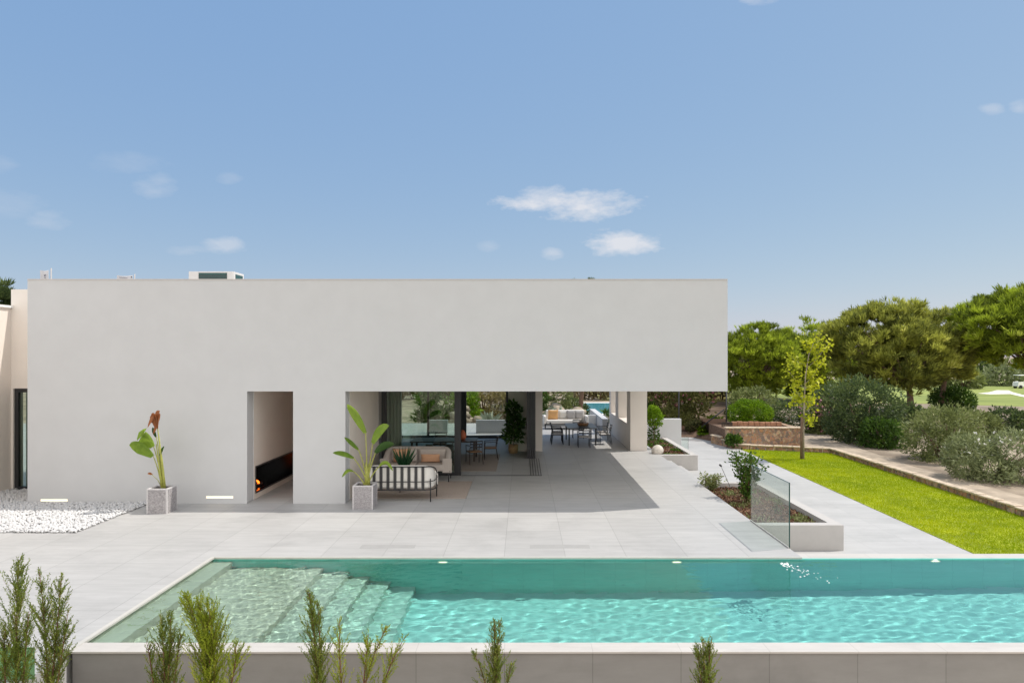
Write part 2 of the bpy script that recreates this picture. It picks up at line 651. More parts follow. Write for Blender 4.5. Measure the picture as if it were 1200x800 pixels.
M['aloe'] = leafmat('aloe', (.008, .045, .016), (.03, .09, .03), (.25, .10, .03), .1, .4)
M['house'] = leafmat('house', (.03, .07, .015), (.10, .19, .03), None, .35, .4)
M['pinkflower'] = leafmat('pinkflower', (.40, .12, .20), (.62, .34, .40), None, .3)
M['magenta'] = leafmat('magenta', (.30, .05, .13), (.50, .12, .24), None, .3)
M['whiteflower'] = leafmat('whiteflower', (.72, .70, .66), (.85, .84, .80), None, .2)
M['drygrass'] = leafmat('drygrass', (.22, .17, .06), (.40, .33, .12), None, .3)
M['chips'] = leafmat('chips', (.05, .022, .012), (.18, .085, .045), (.32, .20, .12), .0, .9)
M['agave'] = leafmat('agave', (.16, .19, .13), (.34, .38, .28), None, .2, .5)

# water: clear surface with ripples, surface colour tinted to stand in for depth taking up red
wm = bpy.data.materials.new('water')
wm.use_nodes = True
t = wm.node_tree
L = t.links.new
t.nodes.remove(t.nodes['Principled BSDF'])
gl = t.nodes.new('ShaderNodeBsdfGlass')
gl.inputs['Roughness'].default_value = 0
gl.inputs['IOR'].default_value = 1.33
L(gl.outputs[0], t.nodes['Material Output'].inputs['Surface'])
gl.inputs['Color'].default_value = (.80, .97, .955, 1)
M['water'] = wm

# fence screen: dark woven mesh one can look through
fm = glassmat('screenmesh', (.42, .37, .34), 1.02, .0)
M['screenmesh'] = fm


# ---------------------------------------------------------------- foliage tools (numpy)
def norm(a):
    return a / np.maximum(np.linalg.norm(a, axis=1, keepdims=True), 1e-9)


def leaf_mesh(name, P, D, Ln, Wd, tint, material, parent=None, S=None):
    """one four-cornered leaf per row of P, pointing along D"""
    P = np.asarray(P, float)
    D = norm(np.asarray(D, float))
    n = len(P)
    if S is None:
        S = norm(np.cross(D, norm(rng.normal(size=(n, 3)))))
    Ln = np.broadcast_to(np.asarray(Ln, float), (n,))[:, None]
    Wd = np.broadcast_to(np.asarray(Wd, float), (n,))[:, None]
    off = np.array(OFF.get(parent.name, Vector((0, 0, 0)))) if parent else np.zeros(3)
    V = np.empty((n, 4, 3))
    V[:, 0] = P
    V[:, 1] = P + D * Ln * .5 + S * Wd * .5
    V[:, 2] = P + D * Ln
    V[:, 3] = P + D * Ln * .5 - S * Wd * .5
    V -= off
    me = bpy.data.meshes.new(name)
    me.vertices.add(4 * n)
    me.vertices.foreach_set('co', V.reshape(-1))
    me.loops.add(4 * n)
    me.loops.foreach_set('vertex_index', np.arange(4 * n, dtype=np.int32))
    me.polygons.add(n)
    me.polygons.foreach_set('loop_start', np.arange(0, 4 * n, 4, dtype=np.int32))
    me.polygons.foreach_set('loop_total', np.full(n, 4, dtype=np.int32))
    a = me.attributes.new('tint', 'FLOAT', 'FACE')
    a.data.foreach_set('value', np.clip(np.broadcast_to(tint, (n,)), 0, 1).astype(np.float32))
    me.materials.append(material)
    me.update()
    me.validate()
    o = bpy.data.objects.new(name, me)
    COL.objects.link(o)
    if parent:
        o.parent = parent
    OFF[o.name] = Vector(off)
    return o


def nz3(P, s, ph=0.0):
    x, y, z = (P * s).T
    return (np.sin(x * 1.7 + 1.3 * np.sin(y * 1.1 + ph)) + np.sin(y * 1.9 + 1.1 * np.sin(z * 1.3 + ph)) + np.sin(z * 2.1 + 1.2 * np.sin(x * .9 + ph))) / 3


def lobe_points(lobes, n, lo=.55, hi=1.05, zcut=-.75, gap=None, gs=1.2):
    """points near the skin of a union of ellipsoids, outward directions"""
    lobes = np.array(lobes, float)
    ar = (lobes[:, 3] * lobes[:, 4] * lobes[:, 5]) ** (2 / 3)
    k = rng.choice(len(lobes), size=n, p=ar / ar.sum())
    d = norm(rng.normal(size=(n, 3)))
    keep = d[:, 2] > zcut
    k, d = k[keep], d[keep]
    r = lo + (hi - lo) * rng.random(len(k)) ** .6
    P = lobes[k, :3] + d * lobes[k, 3:] * r[:, None]
    ok = np.ones(len(P), bool)
    for i, lb in enumerate(lobes):
        q = (((P - lb[:3]) / lb[3:]) ** 2).sum(1)
        ok &= (q > .42) | (k == i)
    if gap is not None:
        ok &= nz3(P, gs, 1.7) > gap
    return P[ok], d[ok], k[ok]


def tufts(P, D, n, L, W, spread, tint):
    P2 = np.repeat(P, n, 0)
    D2 = norm(np.repeat(D, n, 0) + spread * rng.normal(size=(len(P) * n, 3)))
    t2 = np.repeat(tint, n) + rng.normal(0, .06, len(P) * n)
    l2 = L * (.7 + .6 * rng.random(len(P2)))
    return P2, D2, l2, np.full(len(P2), W), t2


def crown_tufts(name, lobes, n, m, per, L, W, parent, spread=.5, upb=.5, gap=-.35, gs=1.2, zcut=-.75, lo=.55, tv=.14):
    P, D, k = lobe_points(lobes, n, zcut=zcut, gap=gap, gs=gs, lo=lo)
    lt = rng.normal(0, .10, len(lobes))
    tint = np.clip(.42 + lt[k] + .22 * nz3(P, 1.6 * gs, .3) + rng.normal(0, tv, len(P)), 0, 1)
    D = norm(D + np.array([0, 0, upb]))
    return leaf_mesh(name, *tufts(P, D, per, L, W, spread, tint), m, parent)


def crown_leaves(name, lobes, n, m, L, W, parent, gap=-.4, gs=2.0, zcut=-.8, lo=.5, upb=.25, sp=.7, hi=1.08):
    P, D, k = lobe_points(lobes, n, zcut=zcut, gap=gap, gs=gs, lo=lo, hi=hi)
    lt = rng.normal(0, .10, len(lobes))
    tint = np.clip(.42 + lt[k] + .2 * nz3(P, 1.6 * gs, .3) + rng.normal(0, .17, len(P)), 0, 1)
    D = norm(D + np.array([0, 0, upb]) + sp * rng.normal(size=D.shape))
    return leaf_mesh(name, P, D, L * (.6 + .8 * rng.random(len(P))), W * (.7 + .6 * rng.random(len(P))), tint, m, parent)


def rand_lobes(c, r, n, size, flat=.75, rs=None):
    """n lobes filling an ellipsoid r around c"""
    g = rs or random
    out = []
    for i in range(n):
        while True:
            d = Vector((g.uniform(-1, 1), g.uniform(-1, 1), g.uniform(-1, 1)))
            if d.length < 1:
                break
        d = d.normalized() * (d.length ** .5)
        s = size * g.uniform(.75, 1.25)
        out.append((c[0] + d.x * (r[0] - s * .7), c[1] + d.y * (r[1] - s * .7), c[2] + d.z * (r[2] - s * flat * .7), s, s, s * flat))
    return out


# ---------------------------------------------------------------- the setting
SETT = dict(kind='structure')
ZP = -0.60                                   # level of the path and lawn
# ground: one sheet round the platform of house, pool and path
gb = MB()
BIG = 3500
hx0, hx1, hy0, hy1 = -30, 12.2, 9.06, 40.0
ZG = -0.66
xs = [-BIG, hx0, hx1, BIG]
ys = [-300, hy0, hy1, BIG]
for i in range(3):
    for j in range(3):
        if i == 1 and j == 1:
            continue
        gb.add([(xs[i], ys[j], ZG), (xs[i + 1], ys[j], ZG), (xs[i + 1], ys[j + 1], ZG), (xs[i], ys[j + 1], ZG)], [(0, 1, 2, 3)])
tag(gb.build('ground', M['earth']), **SETT)

PXL, PXR = -6.1, 12.0                        # pool
PY0, PY1 = 9.385, 13.38
DX = 5.45                                    # terrace edge
dk = MB()
dk.box(-30, PXL, 9.0, 18.0, -.7, 0)
dk.box(-30, -6.02, 6.0, 9.0, -.7, 0)
dk.box(PXL, DX, PY1, 18.0, -.9, 0)
dk.box(-30, DX, 18.0, 40.0, -.7, 0)
tag(dk.build('deck', M['deck']), **SETT)

pt = MB()
pt.prism([(DX, 13.68), (10.3, 13.68), (10.57, 32.9), (10.3, 35.5), (9.4, 38.2), (DX, 38.2)], 'z', -.9, ZP)
tag(pt.build('path', M['path']), **SETT)

st = MB()
st.box(DX, DX + .4, 21.4, 27.1, -.9, -.2)
st.box(DX + .4, DX + .8, 21.4, 27.1, -.9, -.4)
tag(st.build('steps', M['path']), **SETT)

lw = MB()
lawn_poly = [(10.3, 13.68), (16, 13.68), (14.0, 17.5), (14.15, 22), (14.25, 26.6), (14.3, 31.7), (13.2, 32.2), (10.6, 33.0)]
lw.prism(lawn_poly, 'z', -.9, ZP + .012)
tag(lw.build('lawn', M['lawn']), **SETT)


def inside(poly, P):
    x, y = P[:, 0], P[:, 1]
    c = np.zeros(len(P), bool)
    j = len(poly) - 1
    for i in range(len(poly)):
        xi, yi = poly[i]
        xj, yj = poly[j]
        c ^= ((yi > y) != (yj > y)) & (x < (xj - xi) * (y - yi) / (yj - yi + 1e-12) + xi)
        j = i
    return c


G = np.column_stack([rng.uniform(10.3, 16, 120000), rng.uniform(13.7, 33, 120000)])
G = G[inside(lawn_poly, G)]
G = G + rng.normal(0, .035, G.shape)
P = np.column_stack([G, np.full(len(G), ZP)])
D = norm(np.column_stack([rng.normal(0, .5, (len(G), 2)), np.ones(len(G))]))
tnt = .42 + .24 * nz3(P, .8) + .16 * nz3(P, 3.1, .5) + rng.normal(0, .09, len(P))
tag(leaf_mesh('grass', P, D, .055 * (.6 + .8 * rng.random(len(P))), .016, tnt, M['blade']), kind='stuff')

# walking track, fairway, bunker
tk = MB()
tk.add([(14.55, 14, ZG + .01), (16.6, 14, ZG + .01), (16.35, 22.3, ZG + .01), (16.2, 28.4, ZG + .01), (17.0, 37, ZG + .01), (19, 44, ZG + .01), (15.5, 44, ZG + .01), (14.4, 37.5, ZG + .01), (14.5, 30, ZG + .01)],
       [tuple(range(9))])
tag(tk.build('track', M['asphalt']), **SETT)
fw = MB()
fwp = []
for i in range(60):
    w = 2 * math.pi * i / 60
    fwp.append((72 + 52 * math.cos(w) * (1 + .06 * math.sin(3 * w)), 92 + 38 * math.sin(w) * (1 + .08 * math.sin(4 * w + 1)), ZG + .02))
fw.add(fwp, [tuple(range(60))])
tag(fw.build('fairway', M['fairway']), **SETT)
rf = MB()
rf.add([(8, 70, ZG + .012), (60, 62, ZG + .012), (60, 140, ZG + .012), (8, 140, ZG + .012)], [(0, 1, 2, 3)])
tag(rf.build('rough_grass', mat('roughgrass', (.20, .19, .05), .95, .4, .25, col2=(.36, .33, .10), detail=8)), **SETT)
bk = MB()
bp = [gnd(1146, 461.2, ZG), gnd(1160, 459.6, ZG), gnd(1168, 457.4, ZG), gnd(1182, 457.6, ZG), gnd(1187, 459.8, ZG), gnd(1200, 463.2, ZG), gnd(1212, 466, ZG), gnd(1212, 467.4, ZG), gnd(1196, 464.6, ZG), gnd(1184, 461.8, ZG), gnd(1160, 462.2, ZG)]
bk.add([(p.x, p.y, ZG + .04) for p in bp], [tuple(range(len(bp)))])
tag(bk.build('bunker', M['sand']), **SETT)

# gravel
GX1, GY0 = -9.95, 15.19
gv = MB()
gv.add([(-15, GY0, .004), (GX1, GY0, .004), (GX1, 18.2, .004), (-13.2, 18.2, .004), (-13.2, 20, .004), (-15, 20, .004)], [tuple(range(6))])
tag(gv.build('gravel_bed', mat('gravelbed', (.25, .25, .25), .95, .3, 40, .5, 60)), **SETT)
n = 15000
gp = np.column_stack([rng.uniform(-15, GX1 + .02, n), rng.uniform(GY0 - .02, 20, n)])
gp = gp[~((gp[:, 0] > -13.2) & (gp[:, 1] > 18.2))]
n = len(gp)
rad = rng.uniform(.016, .048, n)
base = np.array([(1, 0, 0), (0, 1, 0), (-1, 0, 0), (0, -1, 0), (0, 0, .8), (0, 0, -.8)])
tri = np.array([(0, 1, 4), (1, 2, 4), (2, 3, 4), (3, 0, 4), (1, 0, 5), (2, 1, 5), (3, 2, 5), (0, 3, 5)])
ang = rng.uniform(0, 6.28, n)
V = base[None] * rad[:, None, None] * rng.uniform(.7, 1.35, (n, 6, 1))
cs, sn = np.cos(ang)[:, None], np.sin(ang)[:, None]
tl = rng.normal(0, .4, (n, 1))
V = np.stack([V[..., 0] * cs - V[..., 1] * sn, V[..., 0] * sn + V[..., 1] * cs, V[..., 2] + V[..., 0] * tl * .6], -1)
V += np.column_stack([gp, rad * .5 + rng.uniform(0, .02, n)])[:, None]
me = bpy.data.meshes.new('gravel')
Fi = (tri[None] + (np.arange(n) * 6)[:, None, None]).reshape(-1, 3)
me.vertices.add(n * 6)
me.vertices.foreach_set('co', V.reshape(-1))
me.loops.add(len(Fi) * 3)
me.loops.foreach_set('vertex_index', Fi.reshape(-1).astype(np.int32))
me.polygons.add(len(Fi))
me.polygons.foreach_set('loop_start', np.arange(0, len(Fi) * 3, 3, dtype=np.int32))
me.polygons.foreach_set('loop_total', np.full(len(Fi), 3, dtype=np.int32))
me.materials.append(M['pebble'])
me.update()
me.validate()
o = bpy.data.objects.new('gravel', me)
COL.objects.link(o)
tag(o, kind='stuff')

# ---------------------------------------------------------------- swimming pool
pool = thing('swimming_pool', 'long turquoise infinity pool with pale coping in front of the white villa', 'swimming pool', (3, 11.4, 0))
FL = -1.90
pb = MB()
pb.box(PXL + .001, PXR, PY0, PY1 - .002, FL - .12, FL)                       # floor
pb.box(PXL, PXR, PY1, PY1 + .25, FL - .1, -.035, 0) if False else None
pb.build('basin', M['pooltile'], pool)
bw = MB()
bw.box(PXL, PXR, PY1 - .03, PY1 - .003, FL + .002, -.03)                      # back lining
bl_ = MB()
bl_.box(PXL + .002, PXL + .03, PY0 + .002, PY1 - .035, FL + .002, -.02)
bl_.build('lining', M['steptile0'], pool)
bw.build('lining', tilemat('lining', (.19, .58, .50), (.21, .61, .53), (.15, .48, .42), .6, .3, 'xz', .4, .004, (0, 0), .05), pool)  # teal of the water put into the back lining colour
sx = [-6.07, -5.68, -3.9, -3.4, -3.0, -2.6, -2.1]
sz = [-.17, -.52, -.78, -1.03, -1.30, -1.58]
for i in range(6):
    b = MB()
    b.box(sx[i], sx[i + 1], PY0 + .003, PY1 - .036, FL + .003, sz[i])
    b.build('step', M['steptile%d' % i], pool, bevel=.012)
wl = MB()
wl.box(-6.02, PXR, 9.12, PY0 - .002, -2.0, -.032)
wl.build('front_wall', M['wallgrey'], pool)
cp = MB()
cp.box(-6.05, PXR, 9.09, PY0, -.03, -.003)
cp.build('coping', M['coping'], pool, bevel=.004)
cp = MB()
cp.box(DX + .003, PXR, PY1 - .001, PY1 + .30, -2.0, -.028)
cp.build('back_wall', M['coping'], pool)
cp = MB()
cp.box(PXL - .001, DX, PY1 - .055, PY1, -.03, .004)
cp.box(PXL - .001, PXL + .07, PY0 - .25, PY1 - .055, -.028, .004)
cp.build('edge_trim', mat('edgetrim', (.50, .48, .44), .5, .05, 4), pool)
for px in (519, 793, 1096):
    p = at(px, 664 if px < 1000 else 661, PY1 - .035)
    lm = MB()
    lm.ball((p.x, PY1 - .035, p.z), (.085, .02, .035), 16, 8)
    ring = MB()
    ring.lathe((0, 0, 0), [(.088, 0), (.105, .0), (.105, .015), (.088, .02)], 20)
    rr = MB()
    for q, f in ((ring.v, ring.f),):
        rr.add([(p.x + a, PY1 - .032 - c, p.z + b) for a, b, c in q], f, 0, True)
    lo = lm.build('pool_light', M['poollamp'], pool)
    rr.build('light_ring', M['white'], lo)
# water body: rippled top sheet (real waves) closed by sides and bottom inside the shell
wx = np.concatenate([np.arange(PXL + .012, -1.5, .014), np.arange(-1.5, PXR + .001, .026)])
wy = np.linspace(PY0 - .001, PY1 - .012, 215)
XX, YY = np.meshgrid(wx, wy, indexing='ij')
ZZ = np.zeros_like(XX)
wr = np.random.default_rng(5)
for k in range(54):
    lam = wr.uniform(.12, .34) if k < 42 else wr.uniform(.5, 1.5)
    th = wr.normal(R(118), R(38))
    ka = 2 * math.pi / lam
    env = .29 + .71 / (1 + np.exp((XX + 2.6) * 1.6))
    ZZ += ((.0021 * lam if k < 42 else .0004) * env) * np.sin(ka * (XX * math.cos(th) + YY * math.sin(th)) + wr.uniform(0, 6.28))
for k in range(26):
    lam = wr.uniform(.06, .13)
    th = wr.normal(R(118), R(45))
    ka = 2 * math.pi / lam
    ZZ += .0016 * lam / (1 + np.exp((XX + 2.9) * 2.2)) * np.sin(ka * (XX * math.cos(th) + YY * math.sin(th)) + wr.uniform(0, 6.28))
ZZ -= .052
nx, ny = XX.shape
vs = np.column_stack([XX.ravel(), YY.ravel(), ZZ.ravel()]).tolist()
fs = [(i * ny + j, (i + 1) * ny + j, (i + 1) * ny + j + 1, i * ny + j + 1) for i in range(nx - 1) for j in range(ny - 1)]
wb = MB()
wb.add(vs, fs, 0, True)
x0_, x1_, ya_, yb_ = wx[0], wx[-1], wy[0], wy[-1]
zb_ = FL - .02
nb = len(wb.v)
wb.v += [(x0_, ya_, zb_), (x1_, ya_, zb_), (x1_, yb_, zb_), (x0_, yb_, zb_)]
ed = [([i * ny for i in range(nx)], nb, nb + 1), ([(nx - 1) * ny + j for j in range(ny)], nb + 1, nb + 2),
      ([i * ny + ny - 1 for i in range(nx)][::-1], nb + 2, nb + 3), ([j for j in range(ny)][::-1], nb + 3, nb)]
for e_, a_, b_2 in ed:
    wb.f.append(tuple([a_, b_2] + e_[::-1]))
    wb.m.append(0)
    wb.sm.append(False)
wb.f.append((nb + 3, nb + 2, nb + 1, nb))
wb.m.append(0)
wb.sm.append(False)
wo_ = tag(wb.build('water', M['water']), **SETT)
wo_.cycles.is_caustics_caster = True
for o in pool.children:
    o.cycles.is_caustics_receiver = True
sl.cycles.is_caustics_light = True
bub = MB()
j0, j1 = gnd(917, 660, -.05), gnd(966, 679, -.05)
for i in range(55):
    q_ = random.random() ** 1.2
    p = j0.lerp(j1, q_) + Vector((random.gauss(0, .04 + .12 * q_), random.gauss(0, .05 + .10 * q_), 0))
    r_ = random.uniform(.006, .020) * (1.5 if q_ < .15 else 1)
    bub.ball((p.x, min(p.y, PY1 - .1), -.05), (r_, r_, r_ * .5), 6, 4)
tag(bub.build('bubbles', M['white']), kind='stuff')
# skimmer lids in the terrace
for i, (x0, x1, lab) in enumerate(((423, 488, 'thin flush skimmer lid in the terrace left of the pool light'), (621, 690, 'thin flush skimmer lid in the terrace nearer the right side of the villa opening'))):
    a, b = gnd(x0, 640), gnd(x1, 637.5)
    sk = MB()
    sk.box(a.x, b.x, 13.98, 14.22, -.01, .004)
    tag(sk.build('skimmer_lid', mat('lid%d' % i, (.335, .327, .318), .6, .05, 5), bevel=.002), lab, 'pool lid')

# ---------------------------------------------------------------- villa
FX0, FX1, FY, FT = -13.2, 5.44, 18.2, 5.95
SO = 3.0
villa = thing('villa', 'modern white flat-roofed villa with a long plain overhanging facade', 'villa', (-4, FY, 0))
w = MB()
w.prism([(FX0, 0), (-7.37, 0), (-7.37, SO), (-6.12, SO), (-6.12, 0), (-4.75, 0), (-4.75, SO), (FX1, SO), (FX1, FT), (FX0, FT)], 'y', FY, FY + .45)
facade = w.build('facade_wall', M['plaster'], villa, bevel=.012)
c = MB()
c.box(FX0 - .01, FX1 + .01, FY - .012, FY + .47, FT + .001, FT + .03)
c.build('parapet_cap', mat('cap', (.50, .47, .45), .6), villa)
w = MB()
w.box(FX0 + .003, FX1 - .003, FY + .452, 28.3, SO + .004, 5.45)
w.box(FX0 + .003, .80, 28.302, 32.98, SO + .004, 5.45)
w.box(.801, 5.0, 28.302, 34.7, SO + .004, 5.45)
w.build('roof', M['ceiling'], villa)
w = MB()
w.box(FX1 - .35, FX1 - .001, FY + .451, 28.3, 5.452, FT - .01)
w.box(FX0 + .001, FX0 + .35, FY + .451, 32.9, 5.452, FT - .01)
w.box(FX0 + .36, .8, 32.6, 32.97, 5.452, FT - .01)
w.build('roof_parapet', M['plaster'], villa)
# left mass and fireplace wall
y0, y1 = 18.8, 22.3
w = MB()
w.box(FX0 + .002, -8.2, FY + .451, 33, 0.001, SO + .003)
w.box(-8.199, -7.371, FY + .451, y0, 0.001, SO + .003)
w.box(-8.199, -7.371, y1, 22.6, 0.001, SO + .003)
w.box(-8.199, -7.371, y0, y1, 0.001, .17)
w.box(-8.199, -7.371, y0, y1, .88, SO + .003)
w.build('alcove_wall', M['plaster_warm'], villa)
w = MB()
w.box(-7.37, -6.121, 22.4, 22.6, .001, SO + .003)
w.build('alcove_back', M['plaster_warm'], villa)
w = MB()
w.box(-6.119, -4.752, FY + .451, 22.5, .001, SO + .003)
w.build('pier', M['plaster_warm'], villa)
fp = thing('fireplace', None, None)
bpy.data.objects.remove(fp)
fb = MB()
fb.box(-8.19, -8.15, y0 + .002, y1 - .002, .172, .878)
fb.box(-8.149, -7.39, y0 + .002, y1 - .002, .172, .19)
fb.box(-8.149, -7.39, y0 + .002, y1 - .002, .86, .878)
fb.box(-8.149, -7.39, y0 + .002, y0 + .02, .191, .859)
fb.box(-8.149, -7.39, y1 - .02, y1 - .002, .191, .859)
fire = fb.build('fireplace', M['dkblack'], villa)
fr_ = MB()
for (a, b, c_, d) in ((y0 - .02, y0 + .03, .15, .90), (y1 - .03, y1 + .02, .15, .90), (y0 + .031, y1 - .031, .15, .19), (y0 + .031, y1 - .031, .86, .90)):
    fr_.box(-7.369, -7.355, a, b, c_, d)
fr_.build('frame', M['frame'], fire)
fl = MB()
rs = random.Random(3)
for i in range(16):
    yv = 18.95 + i * .055 + rs.uniform(-.03, .03)
    xv = -7.75 + rs.uniform(-.1, .1)
    h = rs.uniform(.10, .30)
    pts, rads = [], []
    for k in range(6):
        q = k / 5
        pts.append((xv + .03 * math.sin(q * 5 + i), yv + .05 * math.sin(q * 4 + i * 2), .24 + h * q))
        rads.append(max(.003, .035 * math.sin(math.pi * min(1, q * .8 + .25)) * (1 - q * .4)))
    fl.tube(pts, rads, 6)
fl.build('flame', M['flame'], fire)
lg = MB()
for i in range(7):
    lg.tube([(-7.9 + rs.uniform(-.1, .3), 18.95 + i * .16, .22), (-7.6, 19.1 + i * .15 + rs.uniform(-.1, .1), .24)], .035, 7)
lg.build('log', mat('logs', (.03, .02, .015), .9), fire)
# recessed slot lights
for px0, px1, py in ((48, 79, 585.8), (242, 273, 582.3)):
    a, b = at(px0, py, FY), at(px1, py, FY)
    s = MB()
    s.box(a.x, b.x, FY - .004, FY + .02, a.z - .022, a.z + .022)
    so_ = s.build('recessed_light', M['lamp'], villa)
    s = MB()
    s.box(a.x - .012, b.x + .012, FY - .003, FY + .0, a.z + .024, a.z + .034)
    s.box(a.x - .012, b.x + .012, FY - .003, FY + .0, a.z - .034, a.z - .024)
    s.build('frame', M['white'], so_)
# stub wall, pierced wall
w = MB()
w.box(-.62, .80, 28.2, 28.5, .001, SO + .003)
w.build('pier', M['plaster_warm'], villa)
w = MB()
wx0, wx1 = 4.45, 4.98
w.box(wx0, wx1 + .16, 28.31, 29.3, .001, SO + .003)
w.box(wx0, wx1, 29.3, 35.2, .001, 1.05)
w.box(wx0, wx1, 31.9, 32.9, 1.05, SO + .003)
w.box(wx0, wx1, 34.7, 35.2, 1.05, SO + .003)
w.build('pierced_wall', M['plaster_warm'], villa)
# recessed wing on the left
w = MB()
w.box(-15.0, FX0 - .002, 20.0, 20.4, 2.98, 5.88)
w.box(-15.0, -14.94, 20.0, 20.4, 0.001, 2.98)
w.build('link_wall', M['plaster_warm'], villa)
w = MB()
w.box(-15.35, -15.002, 12.0, 20.4, 0.001, 5.33)
w.build('wing_wall', M['plaster_warm'], villa)
w = MB()
w.box(-15.42, -14.94, 12.0, 19.998, 5.332, 5.40)
w.build('wing_cap', M['white'], villa)
wi = MB()
for a in ((-14.94, -14.83, .0, 2.978), (-13.33, -13.21, .0, 2.978), (-14.83, -13.33, 2.86, 2.978), (-14.83, -13.33, .0, .10)):
    wi.box(a[0], a[1], 20.05, 20.15, a[2] + .002, a[3])
wf = wi.build('window', M['frame'], villa)
g_ = MB()
g_.box(-14.83, -13.33, 20.09, 20.10, .10, 2.86)
g_.build('pane', M['glass'], wf)
g_ = MB()
pts = [(-14.72 + i * .03, 20.32 + .03 * math.sin(i * 1.3)) for i in range(46)]
for i in range(45):
    g_.add([(pts[i][0], pts[i][1], .05), (pts[i + 1][0], pts[i + 1][1], .05), (pts[i + 1][0], pts[i + 1][1], 2.9), (pts[i][0], pts[i][1], 2.9)], [(0, 1, 2, 3)], 0, True)
g_.build('blind', M['curtain'], wf)
w = MB()
w.box(-15.0, FX0, 20.6, 20.8, 0.001, 3.0)
w.build('room_wall', M['curtain'], villa)

# sliding glass front
GYF = 22.46
sd = MB()
for a in ((-4.66, -4.50, 0, SO), (-2.26, -2.05, 0, SO), (-4.50, -2.26, 2.92, SO), (-4.50, -2.26, 0, .10)):
    sd.box(a[0], a[1], GYF, GYF + .12, a[2] + .003, a[3])
door = sd.build('sliding_door', M['frame'], villa)
g_ = MB()
g_.box(-4.50, -2.26, GYF + .05, GYF + .065, .10, 2.92)
g_.build('pane', M['glass'], door)
sk = MB()
for i in range(4):
    x = .16 + i * .085
    sk.box(x, x + .06, 26.2, 26.28, .01, SO)
    sk.box(x, x + .06, 28.08, 28.18, .01, SO)
    sk.box(x, x + .06, 26.28, 28.08, .01, .1)
    sk.box(x, x + .06, 26.28, 28.08, 2.9, SO)
pn = sk.build('sliding_door', M['frame'], villa)
g_ = MB()
for i in range(4):
    x = .16 + i * .085 + .025
    g_.box(x, x + .012, 26.28, 28.08, .1, 2.9)
g_.build('pane', M['glass'], pn)
tr_ = MB()
for i in range(5):
    x = .24 + i * .085
    tr_.box(x, x + .03, GYF - .02, 26.18, .001, .008)
tr_.box(-2.05, .62, GYF - .03, GYF + .02, .001, .012)
tr_.build('floor_track', M['frame'], villa)
# back glazing
BY = 32.7
bgf = MB()
for a in ((-6.2, -6.0, 0, SO), (-3.0, -2.72, 0, SO), (-.82, -.62, 0, SO), (-6.0, -3.0, 0, .12), (-2.72, -.82, 0, .12), (-6.0, -3.0, 2.85, SO), (-2.72, -.82, 2.85, SO), (-4.6, -4.5, .12, 2.85)):
    bgf.box(a[0], a[1], BY, BY + .12, a[2] + .002, a[3])
bgo = bgf.build('rear_window', M['frame'], villa)
g_ = MB()
g_.box(-6.0, -3.0, BY + .05, BY + .06, .12, 2.85)
g_.box(-2.72, -.82, BY + .05, BY + .06, .12, 2.85)
g_.build('pane', M['glass_clear'], bgo)
w = MB()
w.box(-8.19, -6.2, BY, BY + .3, .001, SO + .003)
w.build('room_wall', M['plaster_warm'], villa)
w = MB()
w.box(-.62, -.3, 28.502, BY + .3, .001, SO + .003)
w.build('room_wall', M['plaster_warm'], villa)
# low garden walls of the rear terrace
gw = MB()
gw.box(-.2, 4.05, 38.0, 38.25, 0.001, .64)
tag(gw.build('parapet', M['plaster']), 'low white wall behind the cushioned terrace sofa', 'garden wall')
gw = MB()
gw.box(-4.9, -3.85, 34.8, 35.0, 0.001, .667)
tag(gw.build('parapet', M['plaster']), 'pale low wall seen as a square through the tinted glass', 'garden wall')
gw = MB()
gw.box(-2.4, -.3, 34.8, 35.0, 0.001, .667)
tag(gw.build('parapet', M['plaster']), 'cream low wall just outside the rear window by the basket plant', 'garden wall')
gw = MB()
gw.box(4.1, 4.42, 35.3, 42, -.6, .68)
tag(gw.build('parapet', M['plaster']), 'low white wall running back toward the far blue pool', 'garden wall')
gw = MB()
gw.box(5.46, 7.65, 33.0, 33.3, -.6, .89)
tag(gw.build('garden_wall', M['plaster'], bevel=.01), 'short white wall closing the rear planter beside the path', 'garden wall')

# ---------------------------------------------------------------- roof things
p = at(221, 328, 22)
q = at(274, 318, 22)
ac = thing('rooftop_unit', 'beige rooftop air conditioner with a dark teal grille behind the parapet', 'air conditioner', (p.x, 22, 5.45))
b = MB()
b.box(p.x, q.x, 22, 22.8, 5.452, q.z)
b.build('casing', M['acbody'], ac, bevel=.015)
b = MB()
b.box(p.x + .33, q.x - .22, 21.985, 21.998, 5.6, q.z - .05)
gr = b.build('grille', M['acgrille'], ac)
b = MB()
for i in range(14):
    z = 5.62 + i * (q.z - 5.70) / 14
    b.box(p.x + .33, q.x - .22, 21.975, 21.984, z, z + .02)
b.build('fin', M['frame'], gr)
b = MB()
b.box(q.x + .002, q.x + .012, 22.12, 22.68, 5.7, q.z - .08)
b.build('side_grille', M['acgrille'], ac)


